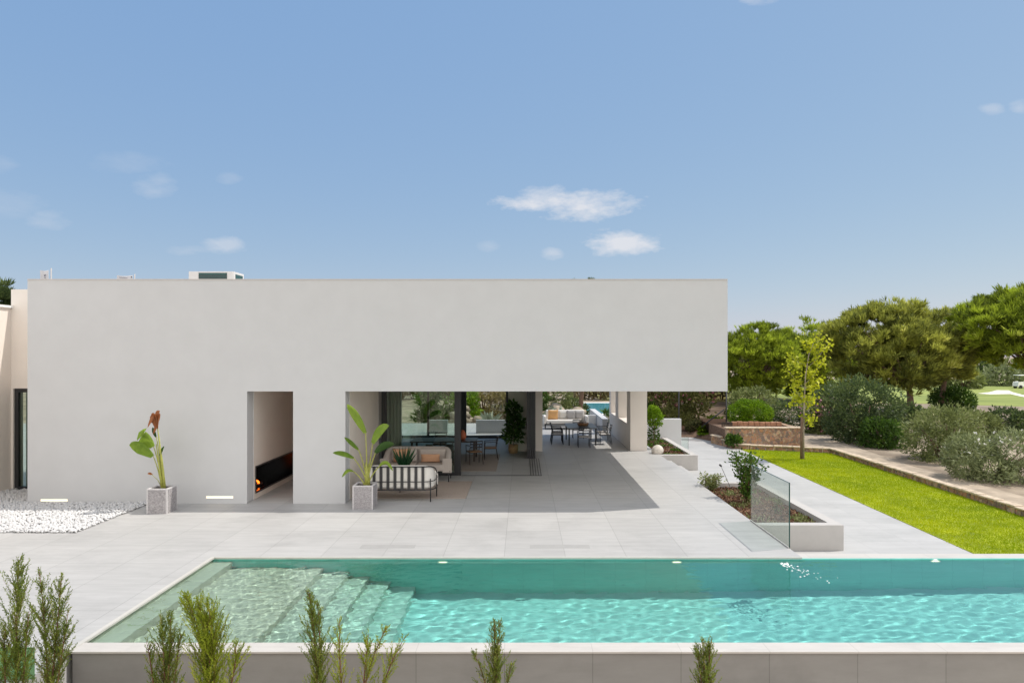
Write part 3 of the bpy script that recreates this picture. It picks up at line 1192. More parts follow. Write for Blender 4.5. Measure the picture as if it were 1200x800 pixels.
def flag(x0, x1, ytop, Y, label, marks, pole_x, pole_top):
    a, b_ = at(x0, ytop, Y), at(x1, ytop, Y)
    r = thing('banner_flag', label, 'flag', (a.x, Y, ZG), 'white flags standing behind the villa roof')
    m_ = MB()
    nn = 10
    hgt = 1.9
    for side in (0, .012):
        vs = []
        for i in range(nn + 1):
            q_ = i / nn
            yv = Y + .08 * math.sin(q_ * 5) + side
            vs += [(a.x + (b_.x - a.x) * q_, yv, a.z - .06 * math.sin(q_ * 3)), (a.x + (b_.x - a.x) * q_, yv + .03, a.z - hgt)]
        m_.add(vs, [(2 * i, 2 * i + 1, 2 * i + 3, 2 * i + 2) for i in range(nn)], 0, True)
    cloth = m_.build('cloth', M['flagcloth'], r)
    m_ = MB()
    pp = at(pole_x, pole_top, Y)
    m_.tube([(pp.x, Y + .1, ZG), (pp.x, Y + .1, pp.z)], .045, 8)
    m_.build('pole', M['greycloth'], r)
    m_ = MB()
    for (ax, ay, bx, by, wd) in marks:
        A, B = at(ax, ay, Y - .1), at(bx, by, Y - .1)
        m_.tube([A, B], wd, 5)
    m_.build('mark', mat('mark', (.05, .05, .09), .8), cloth)


flag(47, 57.6, 316.5, 55, 'white upright flag with a dark letter mark above the roof', [(51.4, 322, 53.2, 323.6, .022), (53.4, 321.5, 52, 323.6, .022), (53.5, 326, 51.6, 325, .022)], 59, 314)
flag(137, 156, 322.5, 55, 'wide white flag with a line of small writing above the roof', [(140, 325, 149, 325.4, .02), (154, 324.2, 154.1, 325, .05)], 157, 321)

# ---------------------------------------------------------------- planters, glass rail
pl = thing('planter', 'long rendered planter filled with bark mulch behind the glass rail', 'planter', (6.4, 18, ZP))
b = MB()
b.box(DX + .003, 7.47, 15.9, 16.15, ZP, -.004)
b.box(7.20, 7.47, 16.151, 21.15, ZP, -.004)
b.box(DX + .003, 7.47, 21.151, 21.4, ZP, -.004)
b.build('wall', M['planter'], pl, bevel=.006)
b = MB()
b.box(DX + .003, 7.2, 16.15, 21.15, ZP, -.16)
b.build('soil', M['bed'], pl)
pl2 = thing('planter', 'rear rendered planter with a small topiary beside the terrace steps', 'planter', (6.1, 30, ZP))
b = MB()
b.box(DX + .003, 6.94, 27.1, 27.35, ZP, -.004)
b.box(6.69, 6.94, 27.351, 32.99, ZP, -.004)
b.build('wall', M['planter'], pl2, bevel=.006)
b = MB()
b.box(DX + .003, 6.69, 27.351, 32.99, ZP, -.12)
b.build('soil', M['bed'], pl2)


def scatter_bed(x0, x1, y0_, y1_, z, n_, name='mulch'):
    P_ = np.column_stack([rng.uniform(x0, x1, n_), rng.uniform(y0_, y1_, n_), z + rng.uniform(0, .035, n_)])
    D_ = norm(np.column_stack([rng.normal(size=(n_, 2)), rng.normal(0, .35, n_)]))
    tag(leaf_mesh(name, P_, D_, rng.uniform(.04, .11, n_), rng.uniform(.025, .05, n_), rng.random(n_), M['chips']), kind='stuff')


scatter_bed(DX + .05, 7.18, 16.17, 21.12, -.155, 5500)
scatter_bed(DX + .05, 6.66, 27.4, 32.9, -.115, 2500)

gr_ = thing('glass_rail', 'frameless glass balustrade panel on the terrace edge beside the pool', 'balustrade', (DX, 15, 0))
b = MB()
b.box(DX - .012, DX + .012, 13.97, 16.3, .004, 1.33)
b.build('pane', M['glass_rail'], gr_)
b = MB()
b.box(DX - .012, DX + .012, 13.962, 13.969, .004, 1.338)
b.box(DX - .012, DX + .012, 13.97, 16.3, 1.331, 1.338)
b.build('edge', M['glass_edge'], gr_)
b = MB()
b.box(DX - .03, DX - .0125, 13.95, 16.32, .002, .03)
b.build('shoe', M['concrete'], gr_)
gs = thing('glass_rail', 'low green-tinted glass screen behind the leftmost cypress', 'balustrade', (-7, 8.3, 0))
b = MB()
b.box(-9.5, -5.95, 8.3, 8.318, .003, .37)
b.build('pane', glassmat('greenglass', (.45, .62, .42), 1.45, .8), gs)
b = MB()
b.box(-9.5, -5.95, 8.297, 8.321, .371, .385)
b.build('edge', mat('greenedge', (.06, .16, .04), .3), gs)
sp_ = thing('glass_rail', 'small upright glass panel at the end of the short white wall', 'balustrade', (7.7, 33.1, ZP))
b = MB()
b.box(7.68, 8.0, 33.1, 33.115, ZP + .002, -.02)
b.build('pane', M['glass_rail'], sp_)
b = MB()
b.box(8.001, 8.012, 33.098, 33.117, ZP + .002, -.01)
b.build('edge', M['glass_edge'], sp_)

# garden spike lamp
a, b_ = at(857, 563, 20.9), at(845, 546, 20.9)
sl_ = thing('garden_light', 'thin black spike light leaning in the planter corner', 'garden light', tuple(a))
b = MB()
b.tube([(a.x, 20.9, -.16), (b_.x, 20.9, b_.z)], .008, 6)
b.build('spike', M['frame'], sl_)
b = MB()
b.tube([(b_.x + .01, 20.9, b_.z), (b_.x - .05, 20.88, b_.z + .05)], .028, 10)
b.build('lamp_head', M['frame'], sl_)

# ---------------------------------------------------------------- stone walls, fence, beds on the right
sw = thing('stone_wall', 'rubble stone retaining wall with pale coping below the clipped bush', 'stone wall', (12, 34, ZP))
b = MB()
b.box(10.12, 13.95, 33.9, 34.25, ZP - .05, .33)
b.box(13.6, 13.95, 34.25, 37.5, ZP - .05, .33)
b.build('wall', M['stone'], sw)
b = MB()
for i in range(10):
    x = 10.08 + i * .392
    b.box(x, x + .385, 33.85, 34.3, .331, .39 + random.uniform(-.006, .006))
b.build('coping', M['kerbstone'], sw, bevel=.015)
tb = MB()
tb.box(10.13, 13.6, 34.26, 40, ZP, .26)
tag(tb.build('terrace_bed', M['bed']), **SETT)
uw = MB()
for i in range(9):
    x = 10.9 + i * .29
    uw.box(x, x + .275, 35.6, 35.85, .261, .50 + random.uniform(-.03, .02))
tag(uw.build('edging_wall', M['redclay'], bevel=.03), 'low reddish stone edging in front of the clipped green bush', 'garden wall')
pk = thing('picket_fence', 'short row of dark wooden pickets above the stone wall', 'fence', (10.4, 35.4, .26))
for i in range(6):
    b = MB()
    b.box(10.30 + i * .10, 10.36 + i * .10, 35.4, 35.44, .262, .50)
    b.build('picket', M['darkwood'], pk)
b = MB()
b.box(10.28, 10.88, 35.445, 35.47, .40, .44)
b.build('rail', M['darkwood'], pk)
lk = thing('lawn_kerb', 'low rough stone border curving round the far side of the lawn', 'garden wall', (14.3, 26, ZP))
cpts = [(15.9, 13.8), (14.9, 15.6), (14.15, 17.5), (14.25, 22), (14.35, 26.6), (14.42, 31.8), (13.2, 32.35), (12, 32.75), (11.0, 33.1), (10.4, 33.6), (10.15, 34.6), (9.9, 35.6)]
b, b2 = MB(), MB()
rs = random.Random(5)
for i in range(len(cpts) - 1):
    a, c_ = Vector((*cpts[i], 0)), Vector((*cpts[i + 1], 0))
    ln = (c_ - a).length
    k = max(1, round(ln / .42))
    for j in range(k):
        p0, p1 = a.lerp(c_, j / k), a.lerp(c_, (j + 1) / k - .012)
        d = (p1 - p0).normalized()
        Mx = Matrix.Translation((p0 + p1) / 2) @ Matrix.Rotation(math.atan2(d.y, d.x) + rs.uniform(-.03, .03), 4, 'Z')
        hl = (p1 - p0).length / 2
        rise = max(0, (i - 8) * .10)
        b.box(-hl, hl, -.12, .12, ZP - .05, ZP + .19 + rise, 0, Mx)
        b2.box(-hl, hl, -.16 + rs.uniform(-.02, .02), .16 + rs.uniform(-.02, .02), ZP + .192 + rise, ZP + .25 + rise + rs.uniform(-.01, .012), 0, Mx)
b.build('wall', M['stone'], lk)
b2.build('coping', M['kerbstone'], lk, bevel=.015)

bd = MB()
lowp = [(10.5, 33.3), (10.3, 35.5), (9.4, 38.0), (8.0, 38.1), (6.0, 38.1)]
hip = [(11.2, 34.2), (11.0, 36.9), (9.6, 39.5), (8.0, 40), (6.0, 40)]
vs = [(x, y, ZP - .01) for x, y in lowp] + [(x, y, -.12) for x, y in hip]
bd.add(vs, [(i, i + 1, i + 6, i + 5) for i in range(4)], 0, True)
tag(bd.build('planting_bed', M['bed']), **SETT)

fe = thing('screen_fence', 'dark see-through mesh fence with steel posts behind the path', 'fence', (8.5, 38.5, -.6))
A, B = Vector((10.95, 36.8, -.25)), Vector((5.5, 39.6, -.25))
b = MB()
b.add([A, B, B + Vector((0, 0, 2.45)), A + Vector((0, 0, 2.32))], [(0, 1, 2, 3)])
b.build('mesh_panel', M['screenmesh'], fe)
for q_ in (0, .42, .80, 1.0):
    p = A.lerp(B, q_)
    b = MB()
    b.tube([(p.x, p.y - .03, -.6), (p.x, p.y - .03, 2.2)], .04, 8)
    b.build('post', M['frame'], fe)
p = A.lerp(B, .02)
q = A.lerp(B, .22)
b = MB()
b.tube([(p.x, p.y - .06, 1.05), (q.x, q.y - .06, .05)], .035, 8)
b.build('brace', M['frame'], fe)


# ---------------------------------------------------------------- furniture
def roundbox(mb, x0, x1, y0_, y1_, z0, z1, m=0):
    return mb.box(x0, x1, y0_, y1_, z0, z1, m)


# outdoor rug and sofas
rg = MB()
rg.box(-4.45, -1.58, 18.8, 21.4, .002, .014)
tag(rg.build('rug', M['rug'], bevel=.004), 'flat beige outdoor rug under the terrace sofas', 'rug')


def arc_pts(c, r, a0, a1, n_):
    return [Vector((c[0] + r * math.cos(a0 + (a1 - a0) * i / n_), c[1] + r * math.sin(a0 + (a1 - a0) * i / n_))) for i in range(n_ + 1)]


def u_path(x0, x1, yb, yf, r, n_=6):
    """plan of a sofa's outer rail: from one arm end round the back to the other"""
    pts = [Vector((x0, yf))]
    pts += arc_pts((x0 + r, yb + r), r, math.pi, 1.5 * math.pi, n_)
    pts += arc_pts((x1 - r, yb + r), r, 1.5 * math.pi, 2 * math.pi, n_)
    pts += [Vector((x1, yf))]
    return pts


def ribbon(mb, plan, z0, z1, th, m=0):
    """upright band of thickness th along a plan path"""
    n_ = len(plan)
    out = []
    for i, p in enumerate(plan):
        t_ = (plan[min(i + 1, n_ - 1)] - plan[max(i - 1, 0)]).normalized()
        nrm = Vector((t_.y, -t_.x))
        out.append((p, p - nrm * th))
    vs = []
    for a_, b_2 in out:
        zt = z1(a_) if callable(z1) else z1
        vs += [(a_.x, a_.y, z0), (b_2.x, b_2.y, z0), (b_2.x, b_2.y, zt), (a_.x, a_.y, zt)]
    fs = []
    for i in range(n_ - 1):
        for k in range(4):
            fs.append((i * 4 + k, i * 4 + (k + 1) % 4, (i + 1) * 4 + (k + 1) % 4, (i + 1) * 4 + k))
    fs += [(0, 1, 2, 3), ((n_ - 1) * 4 + 3, (n_ - 1) * 4 + 2, (n_ - 1) * 4 + 1, (n_ - 1) * 4)]
    mb.add(vs, fs, m, False)


# striped sofa, its back towards us (built in place)
X0, X1, YB, YF = -4.30, -2.40, 18.36, 19.15
ss = thing('striped_sofa', 'cream sofa with dark vertical straps, its back turned to the pool', 'sofa', (-3.35, 18.75, 0))
plan = u_path(X0, X1, YB, YF, .30)


def ztop(p):
    e = max(0.0, (p.y - YB - .05)) / (YF - YB)
    return .97 - .30 * min(1, e * 1.25) ** 1.2


b = MB()
ribbon(b, u_path(X0 + .035, X1 - .035, YB + .035, YF - .02, .27), .36, ztop, .17)
b.build('backrest', M['cream'], ss, bevel=.05)
b = MB()
b.box(X0 + .16, X1 - .16, YB + .2, YF, .32, .52)
b.build('seat', M['cream'], ss, bevel=.05)
b = MB()
x = X0 + .25
while x < X1 - .22:
    b.box(x, x + .075, YB - .004, YB + .030, .33, .945)
    x += .188
b.build('strap', M['charcoal'], ss)
b = MB()
pp = [(p.x, p.y, ztop(p) - .015) for p in plan]
b.tube(pp, .018, 8)
b.tube([(p.x, p.y, .55) for p in plan], .011, 8)
b.tube([(p.x, p.y, .33) for p in plan], .016, 8)
b.build('rail', M['dark_metal'], ss)
for lx, ly in ((X0 + .02, YF - .05), (X1 - .02, YF - .05), (X0 + .12, YB + .06), (X1 - .10, YB + .06)):
    b = MB()
    b.tube([(lx, ly, 0.0), (lx, ly, .62)], .016, 8)
    b.build('leg', M['dark_metal'], ss)

# beige sofa facing us
X0b, X1b, YBb, YFb = -4.40, -2.28, 22.12, 21.25
bs = thing('beige_sofa', 'rounded beige two-seat sofa facing the pool in front of the glass', 'sofa', (-3.34, 21.7, 0))


def flipped(pts):
    return [Vector((p.x, 2 * 21.7 - p.y)) for p in pts][::-1]


plan2 = flipped(u_path(X0b, X1b, 2 * 21.7 - YBb, 2 * 21.7 - YFb, .42, 8))


def ztop2(p):
    e = max(0.0, (YBb - .1 - p.y)) / .85
    return 1.02 - .34 * min(1, e * 1.1) ** 1.1


b = MB()
ribbon(b, plan2, .36, ztop2, .17)
b.build('backrest', M['beige'], bs, bevel=.06)
for xa, xb in ((X0b + .17, -3.36), (-3.34, X1b - .17)):
    b = MB()
    b.box(xa, xb, YFb - .02, YBb - .16, .34, .55)
    b.build('seat', M['beige'], bs, bevel=.05)
    b = MB()
    b.box(xa + .02, xb - .02, YBb - .36, YBb - .17, .56, .98)
    b.build('back_cushion', M['beige'], bs, bevel=.07)
b = MB()
b.tube([(p.x, p.y, .34) for p in plan2], .018, 8)
b.build('rail', M['dark_metal'], bs)
for lx, ly in ((X0b + .06, YFb + .03), (X1b - .04, YFb + .03), (X0b + .1, YBb - .1), (X1b - .05, YBb - .12)):
    b = MB()
    b.tube([(lx, ly, 0), (lx, ly, .36)], .016, 8)
    b.build('leg', M['dark_metal'], bs)


def pillow(name, c, w_, h_, d_, m, label, tilt=0.0, rz=0.0):
    b_ = MB()
    Mx = Matrix.Rotation(rz, 4, 'Z') @ Matrix.Rotation(tilt, 4, 'X')
    n_ = 10
    vs, fs = [], []
    for side in (-1, 1):
        for i in range(n_ + 1):
            for j in range(n_ + 1):
                a_, e_ = i / n_ * 2 - 1, j / n_ * 2 - 1
                t_ = ((1 - a_ ** 4) * (1 - e_ ** 4)) ** .5
                pin = 1 - .06 * (1 - abs(a_)) * abs(e_) ** 3 - .06 * (1 - abs(e_)) * abs(a_) ** 3
                vs.append(Vector(c) + Mx @ Vector((a_ * w_ / 2 * pin, side * d_ / 2 * t_, e_ * h_ / 2 * pin)))
    N = (n_ + 1) ** 2
    for s_ in (0, 1):
        for i in range(n_):
            for j in range(n_):
                q_ = s_ * N + i * (n_ + 1) + j
                fs.append((q_, q_ + n_ + 1, q_ + n_ + 2, q_ + 1) if s_ else (q_, q_ + 1, q_ + n_ + 2, q_ + n_ + 1))
    b_.add(vs, fs, 0, True)
    return tag(b_.build(name, m), label, 'cushion')


p = at(504.5, 536.5, 21.68)
pillow('cushion', p, .60, .27, .16, M['peach'], 'small tan lumbar cushion on the right of the beige sofa', .2)
pillow('cushion', (-3.85, 21.68, .78), .55, .45, .18, M['peach'], 'peach square cushion on the beige sofa behind the aloe', .25)

# low table with aloe
ct = thing('coffee_table', 'low dark round coffee table between the two terrace sofas', 'table', (-3.5, 19.95, 0))
b = MB()
b.lathe((-3.5, 19.95, 0), [(0, .44), (.42, .44), (.43, .425), (.42, .41), (0, .41)], 28)
b.build('tabletop', M['tabletop'], ct)
for k in range(3):
    w_ = k * 2.1 + .4
    b = MB()
    b.tube([(-3.5 + .34 * math.cos(w_), 19.95 + .34 * math.sin(w_), 0), (-3.5 + .26 * math.cos(w_), 19.95 + .26 * math.sin(w_), .41)], .015, 7)
    b.build('leg', M['dark_metal'], ct)


def blade(name, pts, widths, m, parent, tint=.5, fold=.15, side=None, cross=5):
    """long leaf: swept strip with a folded midrib; pts along the midrib"""
    pts = [Vector(p_) for p_ in pts]
    n_ = len(pts)
    vs, fs = [], []
    for i in range(n_):
        t_ = (pts[min(i + 1, n_ - 1)] - pts[max(0, i - 1)]).normalized()
        sd0 = side
        if side is not None:
            pl_ = Vector((t_.z, 0, -t_.x))
            if pl_.dot(side) < 0:
                pl_ = -pl_
            sd0 = pl_ * .85 + Vector((0, -.45 if side.y < 0 else .45, 0))
        s_ = sd0 - t_ * sd0.dot(t_) if side is not None else t_.cross(Vector((0, -1, .3)))
        s_ = s_.normalized() if s_.length > 1e-6 else Vector((1, 0, 0))
        nn = s_.cross(t_).normalized()
        for j in range(cross):
            a_ = j / (cross - 1) * 2 - 1
            vs.append(pts[i] + s_ * a_ * widths[i] + nn * (abs(a_) * widths[i] * fold))
    for i in range(n_ - 1):
        for j in range(cross - 1):
            fs.append((i * cross + j, i * cross + j + 1, (i + 1) * cross + j + 1, (i + 1) * cross + j))
    b_ = MB()
    b_.add(vs, fs, 0, True)
    o_ = b_.build(name, m, parent)
    at_ = o_.data.attributes.new('tint', 'FLOAT', 'FACE')
    at_.data.foreach_set('value', [max(0, min(1, tint + random.uniform(-.12, .12))) for _ in fs])
    return o_


al = thing('aloe', 'spiky dark green aloe in a small pot on the coffee table', 'plant', (-3.48, 19.92, .44))
b = MB()
b.lathe((-3.48, 19.92, .441), [(0, 0), (.09, 0), (.115, .2), (.10, .2), (.095, .17), (0, .17)], 18)
b.build('pot', M['charcoal'], al)
b = MB()
for i in range(22):
    w_ = i * 2.4
    ln = .42 + .30 * rng.random()
    out_ = .18 + .42 * (i / 22)
    d = Vector((math.cos(w_) * out_, math.sin(w_) * out_ * .8, 1)).normalized()
    c0 = Vector((-3.48 + .05 * math.cos(w_), 19.92 + .05 * math.sin(w_), .62))
    pts = [c0 + d * ln * q_ + Vector((math.cos(w_), math.sin(w_), 0)) * .05 * q_ * q_ for q_ in (0, .25, .5, .75, 1)]
    b.tube(pts, [.034, .036, .030, .02, .002], 6)
o = b.build('leaves', M['aloe'], al)
a_ = o.data.attributes.new('tint', 'FLOAT', 'FACE')
nf = len(o.data.polygons)
zz = np.array([o.data.polygons[i].center.z for i in range(nf)])
a_.data.foreach_set('value', np.clip((zz - .35) * 1.5 + rng.normal(0, .1, nf), 0, 1).astype(np.float32))


# potted bird of paradise plants
def stone_pot(c, w_, h_, label):
    r = thing('stone_pot', label, 'plant pot', (c.x, c.y, 0), None)
    b_ = MB()
    x0, x1, yy0, yy1 = c.x - w_ / 2, c.x + w_ / 2, c.y - w_ / 2, c.y + w_ / 2
    b_.box(x0, x1, yy0, yy1, .001, h_ - .14)
    b_.box(x0, x1, yy0, yy0 + .045, h_ - .14, h_ - .012)
    b_.box(x0, x1, yy1 - .045, yy1, h_ - .14, h_ - .012)
    b_.box(x0, x0 + .045, yy0 + .045, yy1 - .045, h_ - .14, h_ - .012)
    b_.box(x1 - .045, x1, yy0 + .045, yy1 - .045, h_ - .14, h_ - .012)
    b_.build('body', M['potstone'], r)
    b_ = MB()
    e_ = .004
    b_.box(x0 - e_, x1 + e_, yy0 - e_, yy0 + .05, h_ - .03, h_)
    b_.box(x0 - e_, x1 + e_, yy1 - .05, yy1 + e_, h_ - .03, h_)
    b_.box(x0 - e_, x0 + .05, yy0 + .051, yy1 - .051, h_ - .03, h_)
    b_.box(x1 - .05, x1 + e_, yy0 + .051, yy1 - .051, h_ - .03, h_)
    for xx in (x0 - e_, x1 - .03):
        for yv in (yy0 - e_, yy1 - .03):
            b_.box(xx, xx + .034, yv, yv + .034, .002, h_ - .031)
    b_.build('rim', M['potrim'], r)
    b_ = MB()
    b_.box(x0 + .045, x1 - .045, yy0 + .045, yy1 - .045, h_ - .139, h_ - .05)
    b_.build('soil', M['soil'], r)
    return r


POT1 = Vector((-9.13, 17.02 + .25, 0))
POT2 = Vector((-4.11, 17.49 + .26, 0))
stone_pot(POT1, .505, .62, 'rough grey stone pot with the browning plant by the gravel')
stone_pot(POT2, .516, .61, 'rough grey stone pot with the leafy plant beside the striped sofa')


def big_leaf(parent, base, tip, hw, m, tint, dep0=0.0, dep1=0.0, droop=.12, side=None, stem_from=None, srad=.016, name='leaf'):
    base = base + Vector((0, dep0, 0))
    tip = tip + Vector((0, dep1, 0))
    n_ = 9
    pts, wd = [], []
    ln = (tip - base).length
    for i in range(n_ + 1):
        q_ = i / n_
        pts.append(base.lerp(tip, q_) + Vector((0, 0, droop * ln * math.sin(math.pi * q_))))
        wd.append(max(.004, hw * math.sin(math.pi * min(1, q_ * .86 + .10)) ** .75 if q_ < .97 else .005))
    blade(name, pts, wd, m, parent, tint, .30, side)
    if stem_from is not None:
        b_ = MB()
        mid = stem_from.lerp(base, .55) + Vector(((stem_from.x - base.x) * .18, 0, .06))
        sp = []
        for i in range(8):
            q_ = i / 7
            sp.append(stem_from * (1 - q_) ** 2 + mid * 2 * q_ * (1 - q_) + base * q_ * q_)
        b_.tube(sp, [srad * (1.25 - .5 * i / 7) for i in range(8)], 7)
        b_.build('stalk', M['stem'], parent)


Yp = POT2.y
bp2 = thing('bird_of_paradise', 'tall plant with broad glossy green leaves in the pot by the sofa', 'plant', (POT2.x, POT2.y, .56))
root = Vector((POT2.x + .06, Yp, .5))
for (b0, t0, hw, mm, tn, d0, d1, dr, sd_) in (
        ((428.5, 507), (408.5, 473), .135, 'banana', .75, .0, -.15, .10, Vector((.75, -.6, .4))),
        ((436, 520), (456, 498.5), .13, 'banana', .6, .1, .0, .16, Vector((.5, -.8, -.2))),
        ((441, 530), (464.5, 518), .11, 'bananadark', .9, -.1, -.3, .10, Vector((-.2, -.8, .8))),
        ((419, 527), (400.5, 513.5), .075, 'banana', .3, .1, .25, .05, Vector((.3, -.8, .6))),
        ((415, 536), (392.5, 529), .085, 'banana', .4, -.05, -.2, .10, Vector((0, -.7, .7))),
        ((414, 552), (402, 558), .05, 'banana', .7, .0, -.1, .30, Vector((0, -.8, .5))),
        ((446, 545), (462, 550), .06, 'banana', .8, -.1, -.2, .35, Vector((0, -.8, .5)))):
    big_leaf(bp2, at(*b0, Yp), at(*t0, Yp), hw, M[mm], tn, d0, d1, dr, sd_, root + Vector((random.uniform(-.05, .05), random.uniform(-.05, .05), 0)))
b = MB()
for i in range(7):
    w_ = i * .9
    b.tube([root + Vector((.05 * math.cos(w_), .05 * math.sin(w_), 0)), root + Vector((.03 * math.cos(w_), .03 * math.sin(w_), .35)), root + Vector((.05 * math.cos(w_), .04 * math.sin(w_), .62 + .1 * math.sin(i * 3)))], [.04, .033, .012], 7)
b.build('stalk', M['stem'], bp2)

Yq = POT1.y
bp1 = thing('bird_of_paradise', 'upright plant with a withered brown top leaf against the plain wall', 'plant', (POT1.x, POT1.y, .56))
root = Vector((POT1.x + .04, Yq, .5))
for (b0, t0, hw, mm, tn, d0, d1, dr, sd_) in (
        ((180, 523), (165, 506), .26, 'banana', .7, 0, -.1, .12, Vector((.6, -.7, -.5))),
        ((179.5, 534), (155.5, 520.5), .21, 'banana', .6, 0, -.15, .16, Vector((.3, -.8, .6))),
        ((178, 534), (157, 531), .12, 'banana', .8, .05, .1, .2, Vector((0, -.7, .6))),
        ((182, 512), (176, 501), .07, 'bananadark', .3, .05, .1, .1, Vector((.7, -.5, 0))),
        ((187.5, 534), (192.5, 522.5), .045, 'bananadark', .8, 0, 0, .05, Vector((.7, -.5, .1)))):
    big_leaf(bp1, at(*b0, Yq), at(*t0, Yq), hw, M[mm], tn, d0, d1, dr, sd_, root + Vector((random.uniform(-.04, .04), random.uniform(-.04, .04), 0)), .014)
for (b0, t0, hw, d1) in (((184.5, 502), (179, 484), .13, -.05), ((184.5, 501), (187.5, 486), .09, -.1), ((184, 494), (185.5, 481), .08, .05), ((183, 487), (176, 496), .07, 0), ((184, 498), (182, 508), .06, -.1), ((186, 486), (189, 494), .06, -.15), ((182, 486), (178, 500), .06, -.2)):
    big_leaf(bp1, at(*b0, Yq), at(*t0, Yq), hw, M['deadleaf'], .4, 0, d1, .25, Vector((.8, -.5, .3)), name='withered_leaf')
b = MB()
for i, (ex, ez) in enumerate(((184.5, 500), (186.5, 512), (183, 520), (188, 530))):
    e_ = at(ex, ez, Yq)
    s0 = root + Vector((.03 * math.cos(i * 2), .03 * math.sin(i * 2), 0))
    b.tube([s0, s0.lerp(e_, .5) + Vector((.01, 0, 0)), e_], [.038, .026, .010], 7)
b.build('stalk', M['stem'], bp1)
for q_ in ((-.012, 0), (.02, .01)):
    big_leaf(bp1, at(178, 556, Yq) + Vector((q_[0], 0, q_[1])), at(173, 555, Yq), .03, M['deadleaf'], .9, 0, 0, .2, Vector((0, -.8, .6)), name='withered_leaf')
b = MB()
s0, e_ = root, at(178, 556, Yq)
b.tube([s0, s0.lerp(e_, .6) + Vector((.03, 0, .04)), e_], [.012, .008, .005], 6)
b.build('stalk', M['stem'], bp1)


# interior: curtain, dining set, rug, plant
cu = MB()
pts = [(-4.48 + i * .022, 22.72 + .035 * math.sin(i * 1.25)) for i in range(21)]
for i in range(20):
    cu.add([(*pts[i], .02), (*pts[i + 1], .02), (*pts[i + 1], 2.96), (*pts[i], 2.96)], [(0, 1, 2, 3)], 0, True)
tag(cu.build('curtain', M['curtain']), 'grey-olive curtain gathered inside the left end of the glass door', 'curtain')
rg = MB()
rg.box(-4.6, -.92, 23.3, 27.3, .002, .014)
tag(rg.build('rug', M['rug']), 'grey patterned rug under the indoor dining table', 'rug')


def dining_table(name, label, x0, x1, y0_, y1_, h, top, leg, th=.04, lr=.035):
    r = thing(name, label, 'table', ((x0 + x1) / 2, (y0_ + y1_) / 2, 0))
    b_ = MB()
    b_.box(x0, x1, y0_, y1_, h - th, h)
    b_.build('tabletop', top, r, bevel=.006)
    for lx in (x0 + .07, x1 - .07):
        for ly in (y0_ + .07, y1_ - .07):
            b_ = MB()
            b_.box(lx - lr, lx + lr, ly - lr, ly + lr, .016, h - th - .001)
            b_.build('leg', leg, r)
    return r


dining_table('dining_table', 'dark wooden dining table seen inside the open living room', -4.2, -1.75, 25.3, 26.6, .76, M['darkwood'], M['darkwood'])


def make_chair(name, label, frame_m, seat_m, slats=True, group=None):
    """armchair facing +Y, built at the origin"""
    r = thing(name, label, 'chair', (0, 0, 0), group)
    b_ = MB()
    b_.box(-.24, .24, -.22, .24, .43, .465)
    b_.build('seat', seat_m, r, bevel=.015)
    for sx in (-1, 1):
        b_ = MB()
        b_.tube([(sx * .25, .23, 0.0), (sx * .245, .22, .45), (sx * .26, .20, .66)], .014, 7)
        b_.build('leg', frame_m, r)
        b_ = MB()
        b_.tube([(sx * .25, -.29, 0.0), (sx * .235, -.22, .45), (sx * .22, -.28, .86)], .014, 7)
        b_.build('leg', frame_m, r)
        b_ = MB()
        b_.tube([(sx * .26, .22, .66), (sx * .275, 0, .67), (sx * .23, -.25, .68)], .014, 7)
        b_.build('armrest', frame_m, r)
    b_ = MB()
    for k in range(3 if slats else 1):
        z = .84 - k * .11
        b_.tube([(-.22, -.275 + .03 * k, z), (-.11, -.315 + .03 * k, z), (.11, -.315 + .03 * k, z), (.22, -.275 + .03 * k, z)], .022 if slats else .03, 7)
    b_.build('backrest', frame_m, r)
    b_ = MB()
    b_.tube([(-.24, .22, .42), (.24, .22, .42)], .012, 6)
    b_.tube([(-.235, -.22, .42), (.235, -.22, .42)], .012, 6)
    b_.tube([(-.24, .22, .42), (-.235, -.22, .42)], .012, 6)
    b_.tube([(.24, .22, .42), (.235, -.22, .42)], .012, 6)
    b_.build('seat_frame', frame_m, r)
    return r


ic = make_chair('dining_chair', 'dark wooden dining chair with woven seat at the corner of the indoor table', M['darkwood'], M['wood'], True, 'indoor dining chairs')
for i, (x, y, rz, lab) in enumerate(((-1.78, 24.9, R(20), None),
                                     (-1.25, 26.0, R(95), 'dark wooden chair at the right end of the indoor dining table'),
                                     (-2.75, 24.8, R(0), 'dark wooden chair half hidden by the glass door frame at the indoor table'),
                                     (-3.3, 27.1, R(180), 'dark wooden chair behind the indoor dining table'))):
    o = ic if i == 0 else copy_tree(ic)
    o.location = (x, y, .014)
    o.rotation_euler = (0, 0, rz)
    if lab:
        o['label'] = lab
p = at(543.5, 503, 26.0)
va_ = MB()
va_.lathe((-2.28, 25.9, .762), [(0, 0), (.08, .0), (.13, .12), (.10, .26), (.05, .33), (.06, .36), (.04, .36)], 18)
tag(va_.build('vase', M['terracotta']), 'terracotta vase on the indoor dining table beside the door frame', 'vase')
# rounded armchair dimly seen behind the glass
la = thing('lounge_chair', 'dark rounded lounge chair seen through the tinted glass door', 'chair', (-2.75, 23.4, 0))
b = MB()
ribbon(b, [Vector((x_, y_)) for x_, y_ in [(q_.x, q_.y) for q_ in u_path(-3.35, -2.5, 23.0, 23.8, .33)]], .25, .80, .14)
b.build('backrest', M['charcoal'], la, bevel=.05)
b = MB()
b.box(-3.2, -2.65, 23.2, 23.8, .2, .43)
b.build('seat', M['charcoal'], la, bevel=.05)
for lx in (-3.2, -2.65):
    for ly in (23.2, 23.7):
        b = MB()
        b.tube([(lx, ly, .001), (lx, ly, .21)], .015, 6)
        b.build('leg', M['dark_metal'], la)

